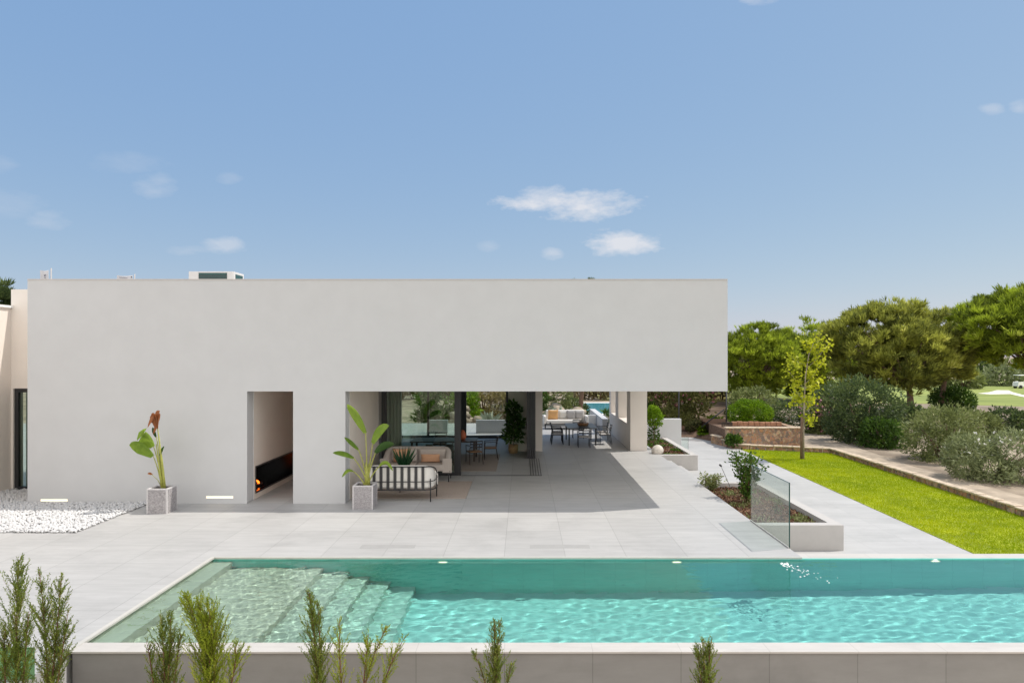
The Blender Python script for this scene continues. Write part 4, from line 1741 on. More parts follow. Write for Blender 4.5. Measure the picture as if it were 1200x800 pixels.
bx = thing('basket_plant', 'leafy indoor tree in a woven basket by the living room wall', 'plant', (-.40, 27.7, 0))
b = MB()
b.lathe((-.40, 27.7, .002), [(0, 0), (.17, 0), (.20, .16), (.19, .34), (.17, .34), (.17, .28), (0, .28)], 20)
b.build('basket', M['basket'], bx)
b = MB()
b.tube([(-.40, 27.7, .28), (-.38, 27.68, 1.1), (-.42, 27.7, 1.9)], [.03, .022, .008], 7)
b.build('trunk', M['palebark'], bx)
crown_leaves('crown', [(-.40, 27.7, .75, .36, .32, .34), (-.34, 27.7, 1.25, .34, .3, .36), (-.42, 27.7, 1.75, .28, .25, .30)], 900, M['house'], .18, .09, bx, gap=None, lo=.2)

# rear terrace: dining set, sofa
dt = dining_table('terrace_table', 'grey-black dining table on the shaded rear terrace', 1.95, 3.25, 29.85, 32.1, .78, M['tabletop'], M['dark_metal'], .035, .03)
tc_ = make_chair('terrace_chair', 'dark metal chair at the near end of the rear terrace table', M['dark_metal'], M['greycloth'], True, 'chairs round the rear terrace table')
for i, (x, y, rz, lab) in enumerate(((2.62, 29.55, 0, None),
                                     (1.55, 30.5, R(-90), 'dark slatted chair on the left of the terrace table, nearer the villa pier'),
                                     (1.55, 31.5, R(-90), 'dark slatted chair on the left of the terrace table, nearer the white sofa'),
                                     (3.65, 30.5, R(90), 'dark slatted chair on the right of the terrace table, nearer the pierced wall end'),
                                     (3.65, 31.5, R(90), 'dark slatted chair on the right of the terrace table, nearer the far pool'),
                                     (2.62, 32.6, R(180), 'dark metal chair at the far end of the terrace table'))):
    o = tc_ if i == 0 else copy_tree(tc_)
    o.location = (x, y, .002)
    o.rotation_euler = (0, 0, rz)
    if lab:
        o['label'] = lab
bo = MB()
bo.lathe((2.72, 31.0, .782), [(0, 0), (.22, 0), (.26, .06), (.25, .12), (.22, .12), (0, .10)], 22)
tag(bo.build('wooden_bowl', M['wood']), 'round brown wooden bowl on the rear terrace table', 'bowl')
bo = MB()
for i in range(7):
    w_ = i * .9
    bo.ball((2.72 + .10 * math.cos(w_), 31.0 + .10 * math.sin(w_), .93 + .03 * (i % 3)), .075, 10, 7, 0, .05)
tag(bo.build('pile_of_gourds', M['greycloth']), 'grey rounded gourds heaped in the wooden bowl', 'decoration')

ts = thing('terrace_sofa', 'white cushioned sofa on dark legs against the low rear wall', 'sofa', (2.3, 36.9, 0))
b = MB()
b.box(1.25, 3.35, 36.5, 37.3, .30, .50)
b.build('seat', M['cream'], ts, bevel=.05)
b = MB()
b.box(1.25, 3.35, 37.31, 37.55, .30, .98)
b.build('backrest', M['cream'], ts, bevel=.06)
b = MB()
b.box(1.1, 1.24, 36.5, 37.5, .30, .72)
b.build('armrest', M['cream'], ts, bevel=.05)
b = MB()
b.box(3.36, 3.5, 36.5, 37.5, .30, .72)
b.build('armrest', M['cream'], ts, bevel=.05)
b = MB()
b.box(1.15, 3.45, 36.55, 37.45, .24, .295)
b.build('frame', M['dark_metal'], ts)
for lx in (1.2, 3.4):
    for ly in (36.6, 37.4):
        b = MB()
        b.tube([(lx, ly, 0.001), (lx, ly, .24)], .022, 7)
        b.build('leg', M['dark_metal'], ts)
pillow('cushion', (1.62, 36.95, .76), .55, .55, .2, M['orange'], 'mustard orange cushion at the left end of the white terrace sofa', .25, .1)
pillow('cushion', (2.15, 37.1, .74), .45, .45, .18, M['cream'], 'cream cushion beside the mustard cushion on the terrace sofa', .25)
pillow('cushion', (2.6, 37.05, .74), .48, .48, .18, M['greycloth'], 'grey cushion in the middle of the terrace sofa', .25, -.1)
pillow('cushion', (3.05, 37.1, .74), .45, .45, .18, M['greycloth'], 'grey cushion at the right end of the terrace sofa', .25, .05)


# ---------------------------------------------------------------- plants
def bush(name, label, c, r, m, leaf, n, group=None, lobes=9, size=None, flowers=None, gap=-.5, parts=True, cat='shrub', lo=.5, wl=.45, upb=.3, gs=None):
    """shrub standing at c (ground), half extents r"""
    g = random.Random(hash(label) % 1 if False else sum(map(ord, label)))
    rt = thing(name, label, cat, c, group)
    r = (r[0] * .93, r[1] * .93, r[2] * .95)
    cc_ = (c[0], c[1], c[2] + r[2] * .96)
    size = size or min(r) * .55
    lb = rand_lobes(cc_, r, lobes, size, .85, g)
    skirt = [(c[0] + r[0] * .62 * math.cos(q_), c[1] + r[1] * .62 * math.sin(q_), c[2] + r[2] * .42, r[0] * .36, r[1] * .36, r[2] * .42) for q_ in np.arange(0, 6.2, 1.05)]
    crown_leaves('foliage', lb + skirt, int(n * 1.25), m, leaf * 1.12, leaf * 1.12 * wl, rt, gap=gap, gs=gs or 1.6 / max(.3, size), lo=lo * .7, upb=upb, zcut=-1, hi=1.22 if gap is not None else 1.04)
    b_ = MB()
    for i, l_ in enumerate(lb[:7]):
        b_.tube([(c[0] + .1 * r[0] * math.cos(i), c[1] + .1 * r[1] * math.sin(i), c[2] - .05), ((c[0] + l_[0]) / 2, (c[1] + l_[1]) / 2, c[2] + (l_[2] - c[2]) * .6), (l_[0], l_[1], l_[2])], [.05 * r[2], .035 * r[2], .012 * r[2]], 6)
    b_.build('stem', M['bark'], rt)
    if flowers:
        fm_, fn, fs_, zc = flowers
        P_, D_, k_ = lobe_points(lb, fn, lo=1.06, hi=1.26, zcut=zc)
        D_ = norm(D_ + .6 * rng.normal(size=D_.shape))
        P2_ = np.repeat(P_, 4, 0)
        D2_ = norm(np.repeat(D_, 4, 0) + .8 * rng.normal(size=(len(P_) * 4, 3)))
        leaf_mesh('blossom', P2_, D2_, fs_, fs_ * .8, rng.random(len(P2_)), fm_, rt)
    return rt


def gz(px, py):
    return gnd(px, py, ZG)


def bush_px(name, label, px, py, wpx, top, m, leaf, n, **k):
    c = gz(px, py)
    hw = wpx / 2 * c.y / F
    zt = CH - (top - VY) * c.y / F
    return bush(name, label, (c.x, c.y, ZG), (hw, hw * .9, (zt - ZG) / 2), m, leaf, n, **k)


bush_px('oleander_bush', 'pale olive oleander with white flowers at the right edge by the track', 1166, 562, 108, 502, M['silver'], .17, 12000, lobes=16, size=.62, flowers=(M['whiteflower'], 110, .10, .0), wl=.26)
bush_px('grey_shrub', 'wide grey-green shrub on the sandy verge beside the white oleander', 1106, 539, 96, 474, M['olive'], .16, 14000, lobes=18, size=.72, wl=.3)
bush_px('dark_shrub', 'big dark evergreen shrub left of the leaning pine trunk', 1012, 518, 92, 440, M['dkbush'], .16, 15000, lobes=18, size=.9)
bush_px('dark_shrub', 'dark evergreen shrub right behind the pink oleander', 983, 507, 66, 448, M['dkbush'], .16, 10000, lobes=14, size=.8)
bush_px('low_shrub', 'low dark green shrub spilling towards the track below the evergreens', 1036, 524, 60, 490, M['green'], .15, 6000, lobes=10, size=.55)
bush_px('oleander_bush', 'dusky oleander with pink flowers behind the young yellow tree', 961, 508, 40, 458, M['olive'], .15, 5000, lobes=10, size=.6, flowers=(M['pinkflower'], 160, .13, -.4))
bush_px('flower_bush', 'small bush of magenta flowers at the corner of the stone wall', 949, 506, 20, 489, M['green'], .11, 1200, lobes=5, size=.32, flowers=(M['magenta'], 90, .10, -.3))
bush_px('dark_shrub', 'dark rounded shrub between the clipped bush and the young tree', 922, 503, 44, 463, M['dkbush'], .14, 6000, lobes=9, size=.7)
bush_px('green_shrub', 'fresh green leafy shrub under the second pine trunk', 1117, 480, 52, 453, M['green'], .26, 4500, lobes=12, size=.8)
bush_px('dark_shrub', 'dark bushy shrub at the right edge in front of the fairway', 1190, 509, 62, 477, M['dkbush'], .16, 7000, lobes=12, size=.7)
bush_px('grey_shrub', 'pale grey-green shrub right of the leaning pine trunk', 1098, 508, 52, 482, M['olive'], .18, 6000, lobes=12, size=.75)
bush_px('grey_shrub', 'olive shrub between the white oleander and the fairway', 1142, 512, 56, 482, M['olive'], .18, 6000, lobes=12, size=.6)
bush_px('grey_shrub', 'dusty shrub at the left behind the clipped bush under the pines', 884, 484, 60, 455, M['olive'], .24, 3500, lobes=10, size=.9)
bush_px('dark_shrub', 'dark shrub in the shade under the main pine', 1056, 500, 50, 480, M['dkbush'], .2, 6000, lobes=10, size=.9)

# clipped bush on the little terrace
bush('clipped_bush', 'dense bright green clipped bush above the stone wall', (12.25, 36.9, .26), (1.30, 1.1, .66), M['bright'], .085, 22000, lobes=26, size=.48, gap=None, lo=.75, upb=.5, wl=.55)


def pine(label, x, y, base_z, crown_c, crown_r, lobes, size, m, n, trunk=True, tr=.22, per=7, L_=.47, W_=.05, lean=0.0, seed=1, group='pines beyond the garden', name='pine_tree'):
    rt = thing(name, label, 'tree', (x, y, base_z), group)
    g = random.Random(seed)
    lb = rand_lobes(crown_c, crown_r, int(lobes * 1.6), size, .72, g)
    lb += [(crown_c[0] + crown_r[0] * .45 * math.cos(q_), crown_c[1] + crown_r[1] * .45 * math.sin(q_), crown_c[2] + crown_r[2] * .1, size * 1.1, size * 1.1, size * .9) for q_ in (0, 1.3, 2.6, 3.9, 5.2)]
    # twig clumps on the lobes, tufts on the clumps
    Pc, Dc, kc = lobe_points(lb, int(n * .17), lo=.70, hi=1.17, zcut=-.75, gap=-.55, gs=1.3 / size)
    m_ = 11
    sz = .26 * size
    Pt = np.repeat(Pc, m_, 0)
    jit = rng.normal(0, .5, (len(Pt), 3)) * sz
    jit[:, 2] *= .6
    Pt = Pt + jit
    Dt = norm(np.repeat(Dc, m_, 0) * .7 + jit / sz * .35 + np.array([0, 0, .9]))
    tn = .40 + np.repeat(rng.normal(0, .17, len(Pc)), m_) + .2 * nz3(Pt, 1.2 / size, .3) + rng.normal(0, .10, len(Pt))
    leaf_mesh('crown', *tufts(Pt, Dt, per + 1, L_, W_ * 1.25, .38, tn), m, rt)
    b_ = MB()
    top = Vector((crown_c[0] + lean, crown_c[1], crown_c[2] - crown_r[2] * .35))
    bs_ = Vector((x, y, base_z - .1))
    pts = [bs_.lerp(top, q_) + Vector((.12 * math.sin(q_ * 5 + seed), .1 * math.cos(q_ * 4), 0)) for q_ in (0, .2, .4, .6, .8, 1)]
    b_.tube(pts, [tr * 1.25, tr, tr * .85, tr * .75, tr * .6, tr * .4], 9)
    b_.build('trunk', M['bark'], rt)
    b_ = MB()
    for i, l_ in enumerate(lb):
        s_ = pts[3 + i % 3]
        e_ = Vector(l_[:3])
        b_.tube([s_, s_.lerp(e_, .5) + Vector((0, 0, -.15 * size)), e_], [tr * .36, tr * .22, tr * .07], 6)
    b_.build('limb', M['bark'], rt)
    return rt


def px_pine(label, tx, ty, Y, x0, x1, ytop, ybot, lobes, size, m, n, **k):
    b0 = at(tx, ty, Y)
    c0 = at((x0 + x1) / 2, (ytop + ybot) / 2, Y)
    return pine(label, b0.x, Y, ZG, tuple(c0), ((x1 - x0) / 2 * Y / F, (x1 - x0) / 2 * Y / F * .85, (ybot - ytop) / 2 * Y / F), lobes, size, m, n, **k)


px_pine('broad umbrella pine with a leaning brown trunk in the middle of the trees', 1072, 490, 50, 972, 1122, 363, 464, 34, 1.5, M['pine'], 15000, tr=.26, seed=11, lean=.6)
px_pine('olive-green pine standing just right of the broad umbrella pine', 1105, 476, 58, 1070, 1140, 368, 452, 16, 1.4, M['pine'], 7000, tr=.24, seed=4)
px_pine('dark green pine next to the villa roof corner', 892, 462, 66, 842, 930, 384, 462, 18, 1.6, M['pine_dark'], 9000, tr=.3, seed=7)
px_pine('dark green pine between the roof-corner pine and the umbrella pine', 950, 466, 70, 895, 1000, 375, 470, 20, 1.8, M['pine_dark'], 9500, tr=.3, seed=9)
px_pine('tall dark pine cut off by the right edge of the picture', 1222, 500, 48, 1126, 1300, 340, 432, 30, 1.4, M['pine_dark'], 12000, tr=.28, seed=21)
px_pine('dark pine top peeping over the low roof at the far left', -22, 440, 42, -56, 5, 320, 400, 9, 1.0, M['dkbush'], 3000, tr=.25, seed=3)
px_pine('tree whose top tips just show above the roof line', 681, 480, 46, 652, 708, 313, 440, 12, .8, M['dkbush'], 1600, tr=.16, seed=5, L_=.3)

# young yellow tree with its stake
yt = thing('young_tree', 'slender young tree with sparse yellow-green leaves on the lawn', 'tree', (12.24, 29.95, ZP))
Yt = 29.95


def ypt(px, py, d=0):
    return at(px, py, Yt) + Vector((0, d, 0))


b = MB()
tpts = [Vector((12.30, Yt, ZP)), ypt(941.5, 505), ypt(942.5, 470), ypt(944, 440), ypt(948, 415), ypt(955, 398)]
b.tube(tpts, [.05, .042, .034, .025, .016, .008], 8)
b.build('trunk', M['palebark'], yt)
b = MB()
tips = []
for s_, e_, d in (((943, 455), (921, 433), -.2), ((943.5, 450), (966, 424), .2), ((945, 432), (968, 402), -.3), ((946, 428), (930, 418), .3), ((948, 415), (962, 396), .1), ((943, 470), (927, 452), -.3),
                  ((942.5, 478), (957, 462), .35), ((942, 486), (948, 490), -.3), ((943, 462), (934, 470), .4), ((950, 408), (944, 398), 0), ((945, 435), (953, 440), .4), ((943, 455), (957, 445), -.3)):
    S_, E_ = ypt(*s_), ypt(*e_, d)
    md = S_.lerp(E_, .5) + Vector((0, 0, -.08))
    b.tube([S_, md, E_], [.014, .010, .004], 6)
    tips += [(S_.lerp(md, .6), .20), (md, .30), (md.lerp(E_, .5), .34), (E_, .34)]
b.build('branch', M['palebark'], yt)
PP = np.concatenate([np.array(c_)[None] + rng.normal(0, s_ * .42, (21, 3)) for c_, s_ in tips])
DD = norm(rng.normal(size=PP.shape) + np.array([0, 0, -.3]))
leaf_mesh('leaves', PP, DD, rng.uniform(.11, .21, len(PP)), rng.uniform(.08, .14, len(PP)), .5 + .15 * nz3(PP, 1.5) + rng.normal(0, .2, len(PP)), M['yellow'], yt)
sk_ = MB()
sk_.tube([(12.17, Yt - .08, ZP), (12.19, Yt - .08, 1.28)], [.055, .05], 9)
sko = tag(sk_.build('tree_stake', M['bark']), 'weathered wooden stake holding up the young yellow tree', 'stake')


# planter plants
def leafy_shrub(label, c, h, w_, m, n, leaf, stems=6, name='planter_shrub', red=0.0):
    rt = thing(name, label, 'shrub', c)
    g = random.Random(sum(map(ord, label)))
    b_ = MB()
    P_, D_, T_ = [], [], []
    for i in range(stems):
        a_ = i * 2.4
        lean_ = w_ * (.3 + .7 * g.random())
        hh = h * g.uniform(.65, 1.0)
        s_ = Vector(c)
        e_ = Vector((c[0] + lean_ * math.cos(a_), c[1] + lean_ * math.sin(a_), c[2] + hh))
        md = s_.lerp(e_, .5) + Vector((-.1 * lean_ * math.cos(a_), 0, .05))
        b_.tube([s_, md, e_], [.010, .007, .003], 6)
        for k in range(n // stems):
            q_ = .12 + .9 * g.random()
            p_ = s_.lerp(md, q_ * 2) if q_ < .5 else md.lerp(e_, (q_ - .5) * 2)
            P_.append(p_ + Vector((g.gauss(0, .18 * w_), g.gauss(0, .18 * w_), g.gauss(0, .05))))
            D_.append((math.cos(a_) * .4 + g.gauss(0, .7), math.sin(a_) * .4 + g.gauss(0, .7), .45 + g.gauss(0, .4)))
            T_.append(g.uniform(.1, .9))
    b_.build('stem', M['redtwig'], rt)
    leaf_mesh('leaves', np.array(P_), np.array(D_), leaf * rng.uniform(.6, 1.3, len(P_)), leaf * .55, np.array(T_), m, rt)
    return rt


leafy_shrub('tall leafy green shrub in the front planter beside the glass rail', (6.22, 19.0, -.15), 1.45, .42, M['green'], 1300, .11, 12)
leafy_shrub('low grey-green shrub at the far left end of the front planter', (5.72, 20.7, -.15), .52, .42, M['olive'], 650, .08, 10)
leafy_shrub('small dark plant behind the glass rail in the mulch', (6.55, 17.6, -.15), .42, .15, M['dkbush'], 110, .08, 4)
gcs = []
for i in range(14):
    x, y = random.uniform(5.6, 7.1), random.uniform(16.3, 20.8)
    gcs.append((x, y))
P_ = np.concatenate([np.column_stack([rng.normal(x, .13, 60), rng.normal(y, .16, 60), np.full(60, -.14)]) for x, y in gcs])
P_ = P_[(P_[:, 0] > 5.5) & (P_[:, 0] < 7.15) & (P_[:, 1] > 16.2) & (P_[:, 1] < 21.1)]
D_ = norm(np.column_stack([rng.normal(0, .6, (len(P_), 2)), np.ones(len(P_))]))
tag(leaf_mesh('ground_cover', P_, D_, rng.uniform(.05, .12, len(P_)), .03, rng.random(len(P_)), M['olive']), kind='stuff')
P_ = np.column_stack([rng.uniform(5.5, 6.65, 1900), rng.uniform(27.4, 32.5, 1900), np.full(1900, -.10)])
P_ = P_[nz3(P_, 2.2) > -.1]
D_ = norm(np.column_stack([rng.normal(0, .6, (len(P_), 2)), np.ones(len(P_))]))
tag(leaf_mesh('ground_cover', P_, D_, rng.uniform(.06, .16, len(P_)), .05, rng.random(len(P_)), M['green']), kind='stuff')

tp = thing('topiary', 'small topiary with a bright green rounded top in the rear planter', 'shrub', (5.55, 29.0, -.12))
b = MB()
b.tube([(5.55, 29, -.12), (5.56, 29, .6), (5.55, 29, 1.3)], [.03, .025, .015], 7)
b.build('trunk', M['bark'], tp)
crown_leaves('crown', [(5.55, 29, 1.30, .34, .34, .40), (5.52, 29, 1.62, .18, .18, .20)], 1600, M['bright'], .12, .05, tp, gap=None, lo=.4)
crown_leaves('lower_leaves', [(5.55, 29, .55, .22, .22, .50)], 420, M['green'], .12, .06, tp, gap=None, lo=.3)
bl = MB()
bl.ball((5.42, 27.55, .12), (.24, .22, .22), 18, 12, 0, .03)
tag(bl.build('boulder', M['boulder']), 'round pale boulder at the corner of the rear planter', 'boulder')

# plants in the bed by the fence
for i, (px, py, s_, mm, lab) in enumerate(((815, 505, .55, 'silver', 'pale leafy plant low in the bed at the end of the path'), (828, 508, .4, 'bright', 'small bright green plant in the bed near the fence brace'),
                                           (838, 500, .6, 'bright', 'yellow-green plant standing by the fence post'), (800, 490, .8, 'olive', 'feathery olive plant behind the short white wall'), (860, 519, .35, 'green', 'little green plant among the stones above the lawn corner'))):
    c = gnd(px, py, -.35)
    bush('bed_plant', lab, (c.x, c.y, -.40), (s_, s_ * .8, s_ * .6), M[mm], .16, 900, lobes=6, size=s_ * .5, cat='plant')
# stones along the bed
for i, (px, py, s_, lab) in enumerate(((846, 508, .34, 'rough stone beside the fence post foot'), (858, 512, .30, 'flat stone next to the fence post stone, above the lawn corner'), (868, 517, .26, 'pale flat stone nearest the lawn corner'), (838, 503, .26, 'small stone behind the yellow-green plant'))):
    c = gnd(px, py, -.35)
    r_ = MB()
    r_.ball((c.x, c.y, -.33), (s_ * 1.3, s_, s_ * .55), 14, 9, 0, .08)
    tag(r_.build('garden_stone', M['kerbstone']), lab, 'stone')

# behind the house, seen through the rooms: rocks, agaves, hedge, neighbour's pool
hb = MB()
hb.box(-30, 30, 52, 53, ZG, 1.7) if False else None
for i, (x, y, r_, lab) in enumerate(((-3.2, 42, 1.1, 'tawny rock heap seen through the left rear window'), (1.4, 43, .8, 'grey rocks behind the terrace sofa'), (2.6, 44, .9, 'pale rock right of the agave behind the terrace sofa'))):
    rb = MB()
    for k in range(9):
        rb.ball((x + random.uniform(-1, 1) * r_, y + random.uniform(-.6, .6), ZG + .3 + random.uniform(0, 1) * r_ * .9), (random.uniform(.25, .6), random.uniform(.3, .5), random.uniform(.2, .42)), 9, 6, 0, .22)
    tag(rb.build('rockery', M['rockery']), lab, 'rocks')
for i, (x, y, s_, lab) in enumerate(((.9, 41.5, 1.25, 'large grey agave behind the left end of the terrace sofa'), (2.2, 41.8, 1.1, 'smaller agave behind the middle of the terrace sofa'), (-2.0, 41, .9, 'agave seen through the rear window of the room'))):
    ag = thing('agave', lab, 'plant', (x, y, ZG))
    for k in range(16):
        w_ = k * 2.4
        el = .4 + .9 * ((k * 7) % 16) / 16
        d = Vector((math.cos(w_) * math.cos(el), math.sin(w_) * math.cos(el), math.sin(el)))
        c0 = Vector((x, y, ZG + .35))
        pts = [c0 + d * s_ * 1.35 * q_ + Vector((0, 0, -.18 * q_ * q_)) for q_ in (0, .2, .4, .6, .8, 1)]
        blade('leaf', pts, [s_ * .10, s_ * .13, s_ * .14, s_ * .11, s_ * .06, .01], M['agave'], ag, random.random(), .3)
bush('garden_shrub', 'green shrub behind the rear wall seen beside the pier', (.6, 44, ZG), (1.3, 1, 1.3), M['green'], .22, 2600, lobes=9)
bush('garden_shrub', 'leafy palm-like shrub seen through the tinted glass on the left', (-5.6, 42.5, ZG), (1.3, 1, 1.5), M['green'], .32, 2600, lobes=9, wl=.25)
bush('garden_shrub', 'tall green shrub seen through the middle of the tinted glass', (-4.0, 43.5, ZG), (1.2, 1, 1.5), M['bright'], .3, 2400, lobes=9, wl=.25)
bush('garden_shrub', 'dry tawny shrub filling the rear window above the table', (-2.6, 45, ZG), (1.7, 1, 1.5), M['drygrass'], .28, 3000, lobes=9, wl=.2)
bush('garden_shrub', 'dry brown shrub filling the rear window next to its frame', (-1.0, 46, ZG), (1.3, 1, 1.5), M['drygrass'], .28, 2500, lobes=9, wl=.2)
bush('garden_shrub', 'olive shrub between the agaves and the far pool', (2.5, 46.5, ZG), (1.5, 1, 1.35), M['olive'], .24, 2600, lobes=9, wl=.3)
bush('garden_shrub', 'grey-green shrub just left of the far pool', (3.9, 49, ZG), (1.1, .9, 1.0), M['dkbush'], .24, 2000, lobes=8, wl=.3)
np_ = thing('far_pool', 'distant blue pool with pale surround beyond the rear garden wall', 'swimming pool', (7.3, 60, ZG))
b = MB()
b.box(4.5, 10.5, 52, 66.5, ZG, ZG + .10)
b.build('surround', M['offwhite'], np_)
b = MB()
b.box(5.2, 9.8, 53.5, 65, ZG + .101, ZG + .115)
b.build('pool_water', mat('farwater', (.05, .27, .32), .15), np_)
bush('garden_shrub', 'spiky green shrub beside the low rear wall below the far pool', (5.0, 41.0, ZG), (.55, .5, .75), M['green'], .26, 900, lobes=6, wl=.25)
hd = thing('hedge', 'long brown-green hedge far behind the villa', 'hedge', (0, 72, ZG))
lbs = [(x, 72 + random.uniform(-1, 1), ZG + 1.1 + random.uniform(-.1, .3), 1.7, 1.1, 1.3) for x in np.arange(-24, 21, 1.6)]
crown_leaves('foliage', lbs, 22000, leafmat('hedgeleaf', (.07, .055, .02), (.19, .15, .06), (.30, .24, .10), .25), .34, .20, hd, gap=-.45, gs=1.0)
b = MB()
for l_ in lbs:
    b.tube([(l_[0], l_[1], ZG), (l_[0] + .1, l_[1], l_[2])], [.1, .04], 6)
b.build('stem', M['bark'], hd)
bush('pink_shrub', 'reddish flowering shrubs beyond the mesh fence', (10.5, 46, ZG), (2.6, 1.2, 1.35), M['olive'], .22, 5000, lobes=12, size=.8, flowers=(M['pinkflower'], 220, .14, -.2))
bush('garden_shrub', 'mottled green shrub behind the left half of the mesh fence', (7.3, 44, ZG), (2.0, 1.2, 1.2), M['green'], .22, 4500, lobes=12, size=.7)
bush('garden_shrub', 'grey-green low shrub right behind the mesh fence', (9.0, 41.8, ZG), (1.5, .8, .75), M['olive'], .18, 3000, lobes=10, size=.5)

# far wood, distant shrubs, house, golf cart
lbs = []
for i in range(120):
    x = random.uniform(15, 330)
    y = random.uniform(165, 230)
    h = random.uniform(1.6, 3.0) + (x / 330)
    lbs.append((x, y, ZG + h * .8, h * 1.7, h, h))
tag(crown_leaves('far_wood', lbs, 52000, M['olive'], 1.1, .75, None, gap=-.4, gs=.3), kind='stuff')
for (px, py, wpx, top, m, lab) in ((1128, 455, 40, 428, 'olive', 'hazy olive shrub at the far end of the fairway'), (1176, 452, 46, 434, 'silver', 'pale yellow-green rounded shrub beyond the bunker'), (1204, 449, 40, 428, 'green', 'green shrub beyond the golf cart'), (1148, 449, 24, 420, 'dkbush', 'dark small tree in front of the distant white house')):
    bush_px('far_shrub', lab, px, py, wpx, top, M[m], .6, 2500, lobes=9, size=1.5)
fh = thing('distant_house', 'distant white house glimpsed between the pines above the fairway', 'house', (at(1150, 430, 160).x, 160, ZG))
hx = at(1150, 430, 160).x
b = MB()
b.box(hx - 2.4, hx + 2.4, 160, 166, ZG, 2.3)
b.build('wall', M['offwhite'], fh)
b = MB()
b.prism([(hx - 2.7, 2.31), (hx + 2.7, 2.31), (hx + 2.2, 3.0), (hx - 2.2, 3.0)], 'y', 159.7, 166.3)
b.build('roof', M['redclay'], fh)
for k in range(3):
    b = MB()
    b.box(hx - 1.8 + k * 1.4, hx - 1.0 + k * 1.4, 159.96, 159.99, .6, 1.6)
    b.build('window', M['frame'], fh)
gc0 = gz(1199, 455)
gc = thing('golf_cart', 'small white-roofed golf cart parked by the fairway at the right edge', 'golf cart', (gc0.x, gc0.y, ZG))
x, y = gc0.x, gc0.y
b = MB()
b.prism([(x - 1.1, ZG + .3), (x + 1.2, ZG + .3), (x + 1.15, ZG + .75), (x + .6, ZG + .85), (x + .35, ZG + .55), (x - .3, ZG + .55), (x - .35, ZG + .95), (x - 1.0, ZG + .9)], 'y', y - .55, y + .55)
b.build('body', M['white'], gc, bevel=.05)
b = MB()
b.box(x - 1.0, x + .9, y - .6, y + .6, ZG + 1.82, ZG + 1.92)
b.build('roof', M['white'], gc, bevel=.03)
b = MB()
for px_, py_ in ((x - .9, y - .5), (x - .9, y + .5), (x + .7, y - .5), (x + .7, y + .5)):
    b.tube([(px_, py_, ZG + .8), (px_, py_, ZG + 1.82)], .03, 6)
b.build('post', M['frame'], gc)
for wx_ in (x - .75, x + .8):
    for wy_ in (y - .52, y + .52):
        b = MB()
        b.tube([(wx_, wy_ - .09, ZG + .24), (wx_, wy_ + .09, ZG + .24)], .24, 14)
        b.build('wheel', M['black'], gc)


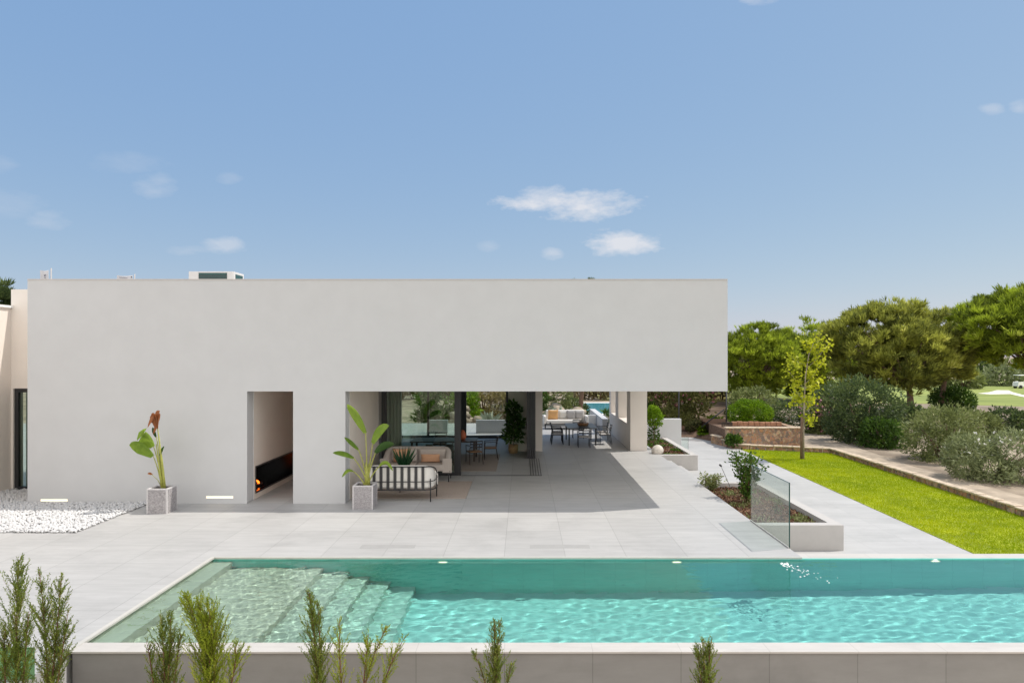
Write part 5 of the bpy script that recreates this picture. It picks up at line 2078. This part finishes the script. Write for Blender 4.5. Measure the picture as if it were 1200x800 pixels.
# ---------------------------------------------------------------- foreground cypresses
def cypress(label, stems, Y, m, seed, dens=1.0, wid=1.0, root=None):
    g = np.random.default_rng(seed)
    b0 = at(stems[0][0], 800, Y)
    rx = root if root is not None else b0.x
    rt = thing('cypress', label, 'tree', (rx, Y, ZG), 'young cypresses in front of the pool')
    wood = MB()
    P_, D_, L_, T_ = [], [], [], []
    for (px, py, botx, wd, thin) in stems:
        tip = np.array(at(px, py, Y))
        bot = np.array([rx + (at(botx, 800, Y).x - rx) * .3, Y, ZG])
        midp = np.array(at(botx, 800, Y))
        ts_ = np.linspace(0, 1, 9)
        path = np.array([(1 - t_) ** 2 * bot + 2 * t_ * (1 - t_) * (midp * 1.0) + t_ ** 2 * tip for t_ in ts_])
        wood.tube([tuple(q_) for q_ in path], list(np.linspace(.018, .0025, 9)), 6)
        ln = np.linalg.norm(tip - bot)
        ns = int(46 * dens * thin * ln)
        for k in range(ns):
            t_ = .22 + .78 * g.random() ** .8
            base = (1 - t_) ** 2 * bot + 2 * t_ * (1 - t_) * midp + t_ ** 2 * tip
            tang = norm((2 * (1 - t_) * (midp - bot) + 2 * t_ * (tip - midp))[None])[0]
            a_ = g.uniform(0, 6.283)
            radial = np.array([math.cos(a_), math.sin(a_), 0])
            dist = (1 - t_) * ln
            sl = wd * wid * (.05 + .24 * min(1, dist / .55)) * g.uniform(.45, 1.35)
            sdir = norm((tang * 1.0 + radial * g.uniform(.25, .75))[None])[0]
            n2 = max(3, int(sl / .0105))
            tt = g.uniform(.3, .85)
            for j in range(n2):
                q_ = (j + .5) / n2
                bp_ = base + sdir * sl * q_ + np.array([0, 0, .12 * sl * q_ * q_])
                r2 = g.normal(size=3)
                d2 = norm((sdir + .38 * r2)[None])[0]
                tl_ = .046 * (1 - .5 * q_) * g.uniform(.6, 1.2)
                for e_ in range(4):
                    P_.append(bp_ + d2 * tl_ * e_ / 4)
                    D_.append(d2 + .35 * g.normal(size=3) + np.array([0, 0, .25]))
                    L_.append(.020 * g.uniform(.7, 1.3))
                    T_.append(tt + g.normal(0, .13))
            if k % 2 == 0:
                wood.tube([tuple(base), tuple(base + sdir * sl * .8)], [.0032, .0015], 4, caps=False)
    wood.build('trunk', M['redtwig'], rt)
    leaf_mesh('foliage', np.array(P_), np.array(D_), np.array(L_), .0075, np.array(T_), m, rt)
    return rt


cypress('leftmost cypress with a dense pointed top at the picture edge', [(22, 658, 16, 1.3, 1.5), (6, 735, 2, 1.0, 1), (34, 716, 26, .8, .8)], 8.0, M['cypress'], 1)
cypress('second cypress from the left with a forked reddish tip', [(46, 668, 62, 1.0, 1.2), (72, 676, 62, 1.0, 1.2), (80, 715, 68, .8, .8)], 7.8, M['cypress'], 2)
cypress('short bushy cypress left of the pool steps', [(188, 722, 197, 1.0, 1.1), (200, 720, 198, 1.0, 1.1), (212, 742, 204, .8, .8), (172, 752, 182, .8, .6)], 8.0, M['cypress'], 3)
cypress('bushy yellow-green cypress leaning left in front of the pool steps', [(218, 698, 262, 1.3, 1.5), (232, 703, 262, 1.2, 1.2), (243, 706, 264, 1.2, 1.2), (276, 754, 280, .9, .8)], 7.6, M['cypress2'], 4)
cypress('narrow dense cypress with a bent pointed tip near the picture centre left', [(362, 694, 378, .9, 1.5), (372, 704, 380, .8, 1.1)], 7.9, M['cypress'], 5)
cypress('loose open-branched cypress with splayed twigs', [(398, 726, 396, .8, .6), (454, 733, 417, .8, .55), (475, 745, 442, .8, .55), (432, 742, 425, .8, .5)], 7.7, M['cypress2'], 6, root=at(418, 800, 7.7).x)
cypress('dark cypress with a slim spire in the middle of the pool front', [(580, 727, 579, .75, 1.3), (586, 728, 580, .7, 1.0), (556, 766, 574, .9, .6), (600, 778, 592, .8, .6)], 8.1, M['cypress'], 7)
cypress('rightmost cypress with only its thin top above the pool wall', [(833, 750, 828, .8, 1.2), (824, 752, 826, .8, 1.2), (816, 756, 823, .7, 1.0)], 8.0, M['cypress'], 8)
